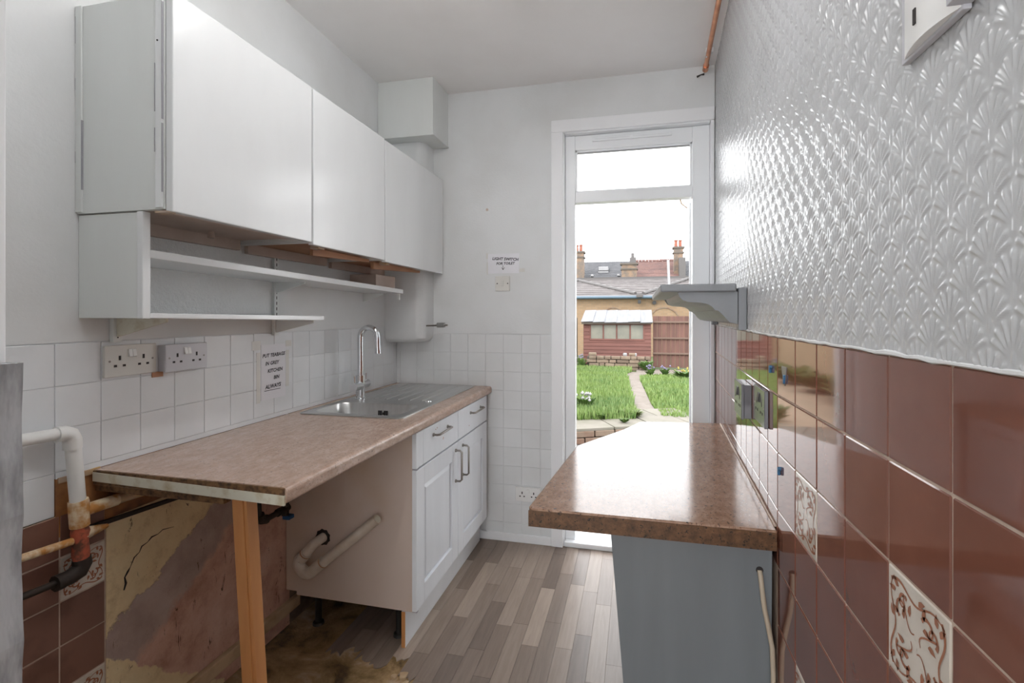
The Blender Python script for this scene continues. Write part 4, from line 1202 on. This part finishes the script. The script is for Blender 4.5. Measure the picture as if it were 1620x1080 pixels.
# corbel shelf
cs = thing('corbel_shelf', 'grey painted scroll-bracket shelf fixed to the right wall by the door', 'shelf', (0.30, 2.1, 1.25))
ya_, yb_ = 1.705, 2.62
prof = [(0.322, 1.372), (0.136, 1.372)]
prof += [(0.140, 1.358), (0.150, 1.346), (0.166, 1.340), (0.190, 1.338), (0.215, 1.336), (0.232, 1.331), (0.245, 1.321), (0.252, 1.312), (0.262, 1.310), (0.276, 1.297), (0.288, 1.282), (0.300, 1.271), (0.322, 1.266)]
def corbel(y0, y1):
    s = KS * ((y0 + y1) / 2 - ya_)
    return MB().prism([(x_ + s * (x_ - 0.1) / 0.22, z_) for x_, z_ in prof], 'y', y0, y1).build('scroll_bracket', 'shelf_grey', cs)
corbel(ya_, ya_ + 0.03)
corbel(yb_ - 0.03, yb_)
# soffit that follows the bracket between the two
sof = MB().prism([(x_ + 0.012, z_) for x_, z_ in prof], 'y', ya_ + 0.03, yb_ - 0.03).build('curved_soffit', 'shelf_grey', cs)
MB().hexa([(0.080, ya_ - 0.012, 1.3725), (wallx(ya_) - 0.034, ya_ - 0.012, 1.3725), (wallx(yb_) - 0.002, yb_ + 0.02, 1.3725), (0.082, yb_ + 0.02, 1.3725),
           (0.078, ya_ - 0.012, 1.3985), (wallx(ya_) - 0.034, ya_ - 0.012, 1.3985), (wallx(yb_) - 0.002, yb_ + 0.02, 1.3985), (0.080, yb_ + 0.02, 1.3985)]).build('shelf_board', 'shelf_grey', cs, 0.005)
for y0 in (ya_, yb_ - 0.05):
    xw = wallx(y0)
    MB().box((xw - 0.026, y0, 1.246), (xw - 0.0005, y0 + 0.04, 1.385)).build('wall_plate', 'shelf_grey', cs, 0.002)

# wall unit at top right: convex white cover on the wallpaper
wu = thing('wall_unit', 'white plastic box with a rounded front high on embossed wallpaper', 'wall box', (XA, 0.64, 1.607))
b = MB()
zz0, zz1 = 1.607, 1.90
ny = 10
prof = []
for i in range(ny + 1):
    t = i / ny
    y = 0.694 - 0.112 * t
    prof.append((XA - 0.004 - 0.014 * math.sin(math.pi * (0.04 + 0.90 * t)) ** 0.8, y))
poly = [(XA - 0.001, 0.694)] + prof + [(XA - 0.001, 0.582)]
b.prism(poly, 'z', zz0 + 0.004, zz1)
wuc = b.build('cover', 'socket_white', wu, smooth=True)
MB().box((XA - 0.008, 0.580, zz0), (XA, 0.697, zz1 + 0.003)).build('back_plate', 'socket_grey', wu, 0.001)
MB().box((XA - 0.0190, 0.645, 1.632), (XA - 0.016, 0.650, 1.650)).build('slot', 'dark', wuc)
MB().box((XA - 0.022, 0.566, 1.612), (XA, 0.582, 1.628)).build('side_clip', 'socket_grey', wu, 0.001)

# copper pipe along ceiling corner
cp = thing('copper_pipe', 'bare copper pipe running along the ceiling corner above the door', 'pipe', (0.34, 2.2, 2.56))
MB().tube([(0.305, 1.05, 2.575), (0.318, 1.9, 2.572), (0.348, 2.655, 2.568)], 0.0112, 12).build('pipe', 'copper', cp, smooth=True)
MB().tube([(0.347, 2.625, 2.568), (0.349, 2.672, 2.568)], 0.015, 12).build('end_cap', 'copper', cp, smooth=True)
MB().tube([(0.334, 2.52, 2.556), (0.343, 2.52, 2.580), (0.360, 2.52, 2.590)], 0.003, 8).box((0.33, 2.51, 2.574), (0.365, 2.53, 2.599)).build('pipe_clip', 'upvc', cp)
MB().tube([(0.31, 2.692, 2.545), (0.33, 2.690, 2.553), (0.345, 2.685, 2.552)], [0.006, 0.003, 0.006], 6).build('wall_hole', 'dark', cp)

# tube light added out of frame above to fill the room with light
cl = thing('added_fill_tube', 'unseen fluorescent tube batten added on the kitchen ceiling as fill light', 'light', (-0.45, 1.05, 2.55))
box('housing', (-0.48, 0.50, 2.565), (-0.42, 1.62, 2.60), 'upvc', cl, 0.004)
MB().tube([(-0.45, 0.53, 2.475), (-0.45, 1.59, 2.475)], 0.019, 12).build('tube', 'tube', cl, smooth=True)
for y in (0.52, 1.60):
    box('end_holder', (-0.465, y - 0.012, 2.455), (-0.435, y + 0.012, 2.566), 'upvc', cl, 0.002)

# ================================================================== GARDEN
def lawn_z(y):
    return 0.08 - 0.2 * (y - 5.9) / 7.1
yard = tag(box('yard_ground', (-4, 2.93, -0.16), (4, 6.6, -0.06), 'yard'), 'pale concrete yard just outside the back door', 'ground', kind='structure')
for i in range(5):
    for j in range(2):
        piece('quarry_tile', (0.148, 0.148, 0.03), (-0.36 + 0.152 * i + 0.05, 3.03 + 0.152 * j, -0.045), 'quarry', yard, 0.002)
lawn = MB()
lawn.hexa([(-9, 5.0, -0.5), (9, 5.0, -0.5), (9, 30, -1.5), (-9, 30, -1.5), (-9, 5.75, lawn_z(5.75) - 0.01), (9, 5.75, lawn_z(5.75) - 0.01), (9, 30, lawn_z(30) - 0.01), (-9, 30, lawn_z(30) - 0.01)])
lawn_o = tag(lawn.build('lawn_ground', 'soil'), 'soil under the raised garden lawn', 'ground', kind='structure')
# brick retaining edge, slanting
e0 = Vector((-1.25, 4.78, 0)); ed = Vector((0.90, 0.44, 0)).normalized(); ea = math.atan2(ed.y, ed.x)
ew = thing('brick_edging', 'two-course brick edge of the raised patio outside the door', 'wall', (-0.3, 5.2, -0.06))
for cidx in range(2):
    for i in range(10):
        p = e0 + ed * (0.225 * i + (0.11 if cidx else 0))
        piece('brick', (0.213, 0.10, 0.062), (p.x, p.y, -0.06 + 0.034 + 0.070 * cidx), 'brick_mix', ew, 0.006, ea + random.uniform(-0.01, 0.01))
bl_ = MB()
core0 = e0 + Vector((-0.1, 0.06, 0)); core1 = e0 + ed * 2.2 + Vector((0, 0.06, 0))
bl_.hexa([(core0.x, core0.y, -0.06), (core1.x, core1.y, -0.06), (core1.x, core1.y + 0.6, -0.06), (core0.x, core0.y + 1.2, -0.06), (core0.x, core0.y, 0.075), (core1.x, core1.y, 0.075), (core1.x, core1.y + 0.6, 0.075), (core0.x, core0.y + 1.2, 0.075)])
bl_.build('mortar_bed', 'mortar', ew)
pt_ = thing('patio', 'pale paving slabs on the raised patio beyond the door', 'paving', (-0.5, 5.5, 0.075))
for r in range(2):
    for i in range(6):
        p = e0 + ed * (0.02 + 0.44 * i - 0.15 * r) + Vector((-ed.y, ed.x, 0)) * (0.16 + 0.42 * r)
        piece('slab', (0.43, 0.405, 0.03), (p.x, p.y, 0.090 + random.uniform(-0.004, 0.004)), 'slab', pt_, 0.004, ea + random.uniform(-0.01, 0.01))
sp2 = MB().hexa([(-2.60, 5.7, -0.12), (-0.77, 5.7, -0.12), (-1.64, 12.4, -0.3), (-2.60, 12.4, -0.3), (-2.60, 5.7, 0.105), (-0.77, 5.7, 0.105), (-1.64, 12.4, lawn_z(12.4) + 0.02), (-2.60, 12.4, lawn_z(12.4) + 0.02)])
tag(sp2.build('side_path', 'side_slab'), 'pale paved path between the lawn and cream boundary wall', 'path', kind='structure')
# path
pth = MB()
Lp = [(0.009, 5.60), (-0.03, 6.86), (-0.115, 8.6), (-0.174, 10.2), (-0.235, 11.3), (-0.10, 12.0)]
Rp = [(0.30, 5.75), (0.20, 6.92), (0.14, 8.44), (0.067, 10.2), (0.12, 10.9), (0.9, 11.5)]
vs = []
for (a, b_) in zip(Lp, Rp):
    vs += [(a[0], a[1], lawn_z(a[1]) + 0.004), (b_[0], b_[1], lawn_z(b_[1]) + 0.004)]
vs += [(a[0], a[1], z - 0.05) for (a, z) in [((v_[0], v_[1]), v_[2]) for v_ in vs]]
nn = len(Lp)
fs = [(2 * i, 2 * i + 1, 2 * i + 3, 2 * i + 2) for i in range(nn - 1)]
pth.add(vs, fs)
pth.box((0.0, 11.3, lawn_z(11.9) - 0.06), (3.5, 12.6, lawn_z(11.9) + 0.006))
tag(pth.build('garden_path', 'path'), 'narrow trodden earth path leading across the lawn to the shed', 'path', kind='structure')
# grass blades
def in_path(x, y):
    xs_l = np.interp(y, [p[1] for p in Lp], [p[0] for p in Lp])
    xs_r = np.interp(y, [p[1] for p in Rp], [p[0] for p in Rp])
    return (x > xs_l - 0.01) & (x < xs_r + 0.01)
def grass(name, label, n, x0, x1, y0, y1, hmin, hmax, extra=None):
    x = rng.uniform(x0, x1, n * 2); t = rng.uniform(0, 1, n * 2)
    y = y0 + (y1 - y0) * t ** 1.3
    keep = ~in_path(x, y)
    if extra is not None:
        keep &= extra(x, y)
    x, y = x[keep][:n], y[keep][:n]
    m_ = len(x)
    h = rng.uniform(hmin, hmax, m_); a = rng.uniform(0, 2 * np.pi, m_); w = 0.006 + 0.0012 * y
    lean = rng.uniform(0.0, 0.45, m_) * h; la = rng.uniform(0, 2 * np.pi, m_)
    z = 0.08 - 0.2 * (y - 5.9) / 7.1 - 0.01
    p0 = np.stack([x - np.cos(a) * w, y - np.sin(a) * w, z], -1)
    p1 = np.stack([x + np.cos(a) * w, y + np.sin(a) * w, z], -1)
    p2 = np.stack([x + np.cos(la) * lean, y + np.sin(la) * lean, z + h], -1)
    V_ = np.stack([p0, p1, p2], 1).reshape(-1, 3)
    me = bpy.data.meshes.new(name)
    me.from_pydata(V_.tolist(), [], [(3 * i, 3 * i + 1, 3 * i + 2) for i in range(m_)])
    me.materials.append(M['grass'])
    o = bpy.data.objects.new(name, me); col.objects.link(o)
    tag(o, label, 'grass', kind='stuff')
    return o
patio_line = lambda x, y: (y > 5.62 + 0.30 * (x + 0.25)) & (x > -0.13 * y - 0.03)
grass('grass', 'long green grass of the lawn left of the path', 24000, -1.45, 0.1, 5.5, 12.35, 0.05, 0.16, patio_line)
grass('grass', 'short bright grass of the lawn right of the path', 20000, 0.0, 2.4, 5.9, 11.3, 0.03, 0.10)

# plants
def plant(name, label, x, y, n, h, spread, m='leaf', flower=None, zb=None):
    z = lawn_z(y) if zb is None else zb
    t = thing(name, label, 'plant', (x, y, z))
    lv = MB()
    for i in range(n):
        a = random.uniform(0, 6.28); l = random.uniform(0.5, 1) * spread; hh = random.uniform(0.5, 1) * h
        px_, py_ = x + math.cos(a) * l, y + math.sin(a) * l
        nx_, ny_ = -math.sin(a) * 0.22 * spread, math.cos(a) * 0.22 * spread
        mx, my, mz = x + math.cos(a) * l * 0.5, y + math.sin(a) * l * 0.5, z + hh * 0.75
        lv.add([(x, y, z), (mx + nx_, my + ny_, mz), (px_, py_, z + hh), (mx - nx_, my - ny_, mz)], [(0, 1, 2, 3)])
    lv.build('leaves', m, t)
    if flower:
        fl_ = MB()
        for i in range(max(4, n // 3)):
            a = random.uniform(0, 6.28); l = random.uniform(0, 1) * spread
            cx_, cy_, cz_ = x + math.cos(a) * l, y + math.sin(a) * l, z + h * random.uniform(0.8, 1.25)
            s = 0.022
            fl_.add([(cx_ - s, cy_, cz_), (cx_, cy_ - s, cz_), (cx_ + s, cy_, cz_), (cx_, cy_ + s, cz_), (cx_, cy_, cz_ + s * 1.3), (cx_, cy_, cz_ - s)], [(0, 1, 4), (1, 2, 4), (2, 3, 4), (3, 0, 4), (1, 0, 5), (2, 1, 5), (3, 2, 5), (0, 3, 5)])
        fl_.build('flowers', flower, t)
    return t
plant('weed_clump', 'leafy green clump at right foot of the stone wall', 0.22, 12.35, 60, 0.26, 0.24)
plant('flower_clump', 'lilac flower clump right of the path end', 0.30, 10.95, 30, 0.20, 0.14, 'leaf', 'petal')
plant('flower_clump', 'second lilac flower clump nearest the fence path', 0.60, 11.0, 30, 0.20, 0.14, 'leaf', 'petal')
plant('flower_clump', 'yellow flower patch at the right edge of lawn', 0.98, 10.7, 44, 0.18, 0.30, 'leaf', 'petal_yellow')
plant('flower_clump', 'pale lilac plant at left end of the stone wall', -1.36, 12.4, 34, 0.32, 0.16, 'leaf', 'petal')
plant('weed_clump', 'dandelion clump with white heads by the patio', -0.62, 6.15, 40, 0.20, 0.16, 'leaf', 'petal_white')
plant('weed_clump', 'broad-leaved weed clump at left edge of the lawn', -0.86, 6.0, 44, 0.20, 0.20)
plant('weed_clump', 'small green weed between the patio slabs', -0.40, 5.60, 26, 0.07, 0.10, 'leaf', None, 0.10)
plant('weed_clump', 'tiny green weed at the front patio joint', -0.13, 5.47, 24, 0.06, 0.08, 'leaf', None, 0.10)
plant('weed_clump', 'yellowish grass tuft where patio meets the path', -0.08, 5.86, 60, 0.10, 0.20, 'leaf_dark')

for i, (y, lab) in enumerate(((6.3, 'nearest yellow-green border plant below the cream wall'), (7.6, 'second yellow-green border plant below the cream wall'), (8.9, 'third yellow-green border plant below the cream wall'), (10.2, 'fourth yellow-green border plant below the cream wall'), (11.5, 'furthest yellow-green border plant below the cream wall'))):
    plant('border_plant', lab, -2.38, y, 70, 0.34, 0.62, 'leaf_dark')
# stone wall
stw = thing('stone_wall', 'low wall of rough sandstone blocks in front of the shed', 'wall', (-0.45, 12.62, lawn_z(12.6)))
zb_ = lawn_z(12.6) - 0.02
MB().box((-1.24, 12.58, zb_), (0.33, 12.80, 0.215)).build('mortar_core', 'mortar', stw)
for cidx in range(4):
    x = -1.26 + (0.07 if cidx % 2 else 0)
    z0 = zb_ + 0.093 * cidx
    while x < 0.28:
        wd = random.uniform(0.13, 0.33)
        wd = min(wd, 0.345 - x)
        if wd > 0.06:
            hgt = 0.083 + random.uniform(-0.006, 0.006)
            piece('stone', (round(wd - 0.014, 2), 0.12, round(hgt, 3)), (x + wd / 2, 12.56 + random.uniform(-0.012, 0.012), z0 + 0.046), 'stone_mix', stw, 0.012, random.uniform(-0.03, 0.03))
        x += wd
for (x, wd, m_) in ((-1.10, 0.2, 'stone_mix'), (-0.28, 0.10, 'offwhite'), (-0.10, 0.17, 'brick_mix'), (-0.02, 0.06, 'offwhite')):
    piece('stone', (wd, 0.10, 0.075), (x, 12.60, zb_ + 0.093 * 4 + 0.036), m_, stw, 0.015)

# shed
sd = thing('garden_shed', 'red-brown timber garden shed with pale sheet roof and four panes', 'shed', (-0.5, 13.7, 0))
box('shed_core', (-1.36, 13.03, -0.2), (0.355, 14.5, 1.10), 'mortar', sd)
nb = 12
for i in range(nb):
    z0 = -0.02 + i * 0.0955
    def brd(x0, x1):
        piece('cladding_board', (round(x1 - x0, 3), 0.022, 0.102), ((x0 + x1) / 2, 13.008, z0 + 0.05), 'shed_board', sd, 0.003, rot=(math.radians(-7), 0, 0))
    if 0.62 < z0 + 0.05 < 1.02:
        brd(-1.377, -1.20); brd(0.20, 0.371)
    else:
        brd(-1.377, 0.371)
for i in range(5):
    x = -1.196 + i * 0.346
    box('window_post', (x - 0.018, 12.985, 0.625), (x + 0.018, 13.03, 1.04), 'shed_board', sd, 0.003)
box('window_rail', (-1.21, 12.982, 0.605), (0.21, 13.03, 0.645), 'shed_board', sd, 0.003)
box('window_rail', (-1.21, 12.982, 1.020), (0.21, 13.03, 1.055), 'shed_board', sd, 0.003)
for i in range(4):
    x = -1.196 + i * 0.346
    box('window_pane', (x + 0.018, 13.005, 0.645), (x + 0.328, 13.012, 1.022), 'glass_obscure', sd)
for i in range(6):
    x0 = -1.43 + i * 0.305; x1 = x0 + 0.315
    dz = random.uniform(-0.012, 0.012)
    MB().hexa([(x0, 12.86, 1.085 + dz), (x1, 12.86, 1.095 + dz), (x1, 14.0, 1.41), (x0, 14.0, 1.40), (x0, 12.86, 1.10 + dz), (x1, 12.86, 1.11 + dz), (x1, 14.0, 1.425), (x0, 14.0, 1.415)]).build('roof_sheet', 'shed_roof', sd, 0.002)
MB().hexa([(-1.42, 12.89, 1.04), (0.40, 12.89, 1.05), (0.40, 12.91, 1.05), (-1.42, 12.91, 1.04), (-1.42, 12.89, 1.09), (0.40, 12.89, 1.10), (0.40, 12.91, 1.10), (-1.42, 12.91, 1.09)]).build('fascia', 'mortar', sd)
MB().prism([(13.03, 1.08), (14.0, 1.40), (14.5, 1.08)], 'x', -1.36, 0.355).build('gable', 'shed_board', sd)

# fence right of the shed
fc = thing('timber_fence', 'red-brown vertical board fence right of the shed', 'fence', (1.2, 13.2, 0))
for i in range(15):
    x = 0.43 + i * 0.112
    piece('fence_board', (0.106, 0.018, 1.34), (x + 0.05, 13.20 + (0.006 if i % 2 else 0), 0.58), 'fence_board', fc, 0.003)
for z in (0.28, 0.68, 1.10):
    box('fence_rail', (0.42, 13.14, z - 0.025), (2.1, 13.19, z + 0.02), 'fence_rail', fc, 0.004)
# dark fence in the gap left of the shed
fl2 = thing('timber_fence', 'dark weathered fence in the gap left of the shed', 'fence', (-1.6, 13.3, 0))
for i in range(7):
    piece('fence_board', (0.012, 0.16, 1.30), (-1.62 - 0.008 * i, 13.0 + i * 0.17, 0.55), 'mortar', fl2, 0.002)
box('fence_post', (-1.64, 12.90, -0.1), (-1.55, 12.98, 1.16), 'stone_mix', fl2, 0.004)

# boundary wall on the left (shows only as a reflection in the tiles)
gw = thing('garden_wall', 'cream rendered boundary wall along left side of the garden', 'wall', (-2.5, 8, 0))
box('wall_body', (-2.75, 3.6, -0.2), (-2.60, 12.4, 1.45), 'render_cream', gw, 0.01)
box('coping', (-2.79, 3.6, 1.45), (-2.56, 12.4, 1.50), 'slab', gw, 0.006)
hd = MB()
for i in range(1500):
    x, y, z = random.uniform(-3.5, -2.92), random.uniform(3.6, 12.4), random.uniform(0.0, 1.95)
    s = random.uniform(0.05, 0.11); a = random.uniform(0, 6.28); c_ = random.uniform(-1, 1)
    hd.add([(x - s * math.cos(a), y - s * math.sin(a), z - s * c_), (x, y, z + s), (x + s * math.cos(a), y + s * math.sin(a), z + s * c_), (x, y, z - s)], [(0, 1, 2, 3)])
tag(hd.build('hedge', 'leaf_dark'), 'pale green hedge behind the cream boundary wall', 'hedge')

# single-storey building behind
rb = thing('brick_building', 'yellow brick building with arched recesses and low tiled roof', 'building', (0, 20, 0))
box('brick_wall', (-7, 19.0, -1.2), (7, 19.4, 1.98), 'stock_brick', rb)
for (xc, zc, r, s) in ((-0.87, 1.12, 0.42, 0.55), (1.02, 0.98, 0.56, 0.7), (-3.2, 1.0, 0.5, 0.6), (3.2, 1.0, 0.5, 0.6)):
    a_ = MB()
    pts_o = [(xc + (r + 0.03) * math.cos(math.radians(a)), zc + (r + 0.03) * math.sin(math.radians(a))) for a in range(0, 181, 15)]
    pts_i = [(xc + (r - 0.01) * math.cos(math.radians(a)), zc + (r - 0.01) * math.sin(math.radians(a))) for a in range(180, -1, -15)]
    a_.prism(pts_o + pts_i, 'y', 18.97, 19.0)
    a_.build('brick_arch', 'brick_mix', rb)
nC = 10
for i in range(nC):
    y0 = 18.82 + 3.2 * i / nC; z0 = 1.98 + 0.88 * i / nC
    y1 = y0 + 0.36; z1 = z0 + 0.050
    MB().hexa([(-7.2, y0, z0), (7.2, y0, z0), (7.2, y1, z1), (-7.2, y1, z1), (-7.2, y0, z0 + 0.045), (7.2, y0, z0 + 0.045), (7.2, y1, z1 + 0.048), (-7.2, y1, z1 + 0.048)]).build('tile_course', 'lowroof', rb)
box('ridge', (-7.2, 21.95, 2.84), (7.2, 22.15, 2.95), 'leadgrey', rb)
MB().tube([(-7.2, 18.76, 1.945), (7.2, 18.76, 1.945)], 0.06, 10).build('gutter', 'gutter', rb, smooth=True)
for (p0, p1) in (((-2.52, 21.66, 2.80), (-0.04, 19.00, 2.09)), ((2.10, 21.58, 2.79), (0.26, 19.0, 2.09)), ((-2.52, 21.66, 2.80), (-5.0, 19.0, 2.09)), ((2.10, 21.58, 2.79), (5.0, 19.0, 2.09))):
    p0, p1 = Vector(p0), Vector(p1)
    MB().tube([p0, p1], 0.075, 8).build('hip_tiles', 'leadgrey', rb, smooth=True)
box('hopper', (0.0, 18.62, 1.93), (0.24, 18.85, 2.06), 'leadgrey', rb, 0.02)
box('outlet', (0.05, 18.66, 1.70), (0.17, 18.80, 1.84), 'black', rb, 0.01)
MB().tube([(0.66, 18.99, 1.74), (0.66, 18.90, 1.74)], 0.075, 14).build('round_vent', 'black', rb, smooth=True)
MB().tube([(1.28, 20.3, 2.45), (1.24, 20.3, 3.48)], 0.05, 10).build('vent_pipe', 'offwhite', rb, smooth=True)

# terrace behind
tr = thing('terraced_house', 'far terrace with slate and red clay roofs and chimneys', 'building', (0, 31, 0))
box('house_wall', (-9, 30.2, -2), (9, 36, 3.45), 'stock_brick', tr)
def roofpart(x0, x1, m, n, name):
    for i in range(n):
        y0 = 29.9 + 3.0 * i / n; z0 = 3.46 + 1.28 * i / n
        y1 = y0 + 3.0 / n * 1.25; z1 = z0 + 1.28 / n
        MB().hexa([(x0, y0, z0), (x1, y0, z0), (x1, y1, z1), (x0, y1, z1), (x0, y0, z0 + 0.05), (x1, y0, z0 + 0.05), (x1, y1, z1 + 0.012), (x0, y1, z1 + 0.012)]).build(name, m, tr)
roofpart(-9, -0.30, 'slate', 13, 'slate_course')
roofpart(-0.30, 2.55, 'redroof', 13, 'clay_tile_course')
roofpart(2.75, 9, 'slate', 13, 'slate_course')
MB().prism([(29.9, 3.4), (33.0, 4.7), (36.2, 3.4)], 'x', -9, 9).build('roof_core', 'slate', tr)
rd = MB()
for i in range(13):
    x0 = -0.30 + i * 0.22
    MB().tube([(x0, 32.95, 4.80 + random.uniform(-0.01, 0.02)), (x0 + 0.21, 32.95, 4.80 + random.uniform(-0.01, 0.02))], 0.10, 8).build('ridge_tile', 'redroof', tr)
MB().tube([(-9, 32.95, 4.76), (-0.32, 32.95, 4.76)], 0.06, 8).build('slate_ridge', 'slate', tr)
box('skylight', (-2.32, 30.9, 4.05), (-1.72, 31.5, 4.30), 'offwhite', tr, 0.02)
box('skylight_sill', (-2.34, 30.80, 3.90), (-1.70, 30.95, 4.00), 'offwhite', tr, 0.02)
for x in (-2.65, -1.05):
    box('roof_vent', (x - 0.09, 29.98, 3.62), (x + 0.09, 30.2, 3.74), 'offwhite', tr, 0.03)
box('parapet', (2.45, 29.7, 3.2), (2.80, 33.1, 4.62), 'leadgrey', tr)
def chimney(label, x0, x1, y0, y1, z0, z1, pots, potm='terracotta', pot_h=0.45):
    c_ = box('chimney', (x0, y0, z0), (x1, y1, z1), 'chimney_brick', tr)
    c_['label'] = label
    box('collar', (x0 - 0.06, y0 - 0.06, z1 - 0.30), (x1 + 0.06, y1 + 0.06, z1 - 0.22), 'mortar', c_)
    box('cap', (x0 - 0.08, y0 - 0.08, z1), (x1 + 0.08, y1 + 0.08, z1 + 0.10), 'mortar', c_)
    for px_ in pots:
        MB().tube([(px_, (y0 + y1) / 2, z1 + 0.08), (px_, (y0 + y1) / 2, z1 + 0.08 + pot_h * 0.75), (px_, (y0 + y1) / 2, z1 + 0.08 + pot_h)], [0.11, 0.085, 0.12], 10).build('chimney_pot', potm, c_)
chimney('far brick chimney at the left side of the door opening', -3.85, -3.12, 29.4, 30.1, 2.6, 5.02, (-3.55, -3.3))
chimney('broad brick chimney in the middle of the terrace roof', -0.85, 0.03, 29.2, 29.85, 2.6, 4.22, (), 'leadgrey')
box('flashing', (-0.40, 29.9, 4.30), (-0.02, 30.2, 4.72), 'leadgrey', tr)
MB().tube([(-0.22, 30.1, 4.3), (-0.22, 30.1, 5.0)], 0.09, 8).build('flue_pipe', 'leadgrey', tr)
chimney('tall brick chimney with red pots at the right side', 2.20, 2.72, 30.4, 31.0, 2.6, 5.25, (2.33, 2.58))
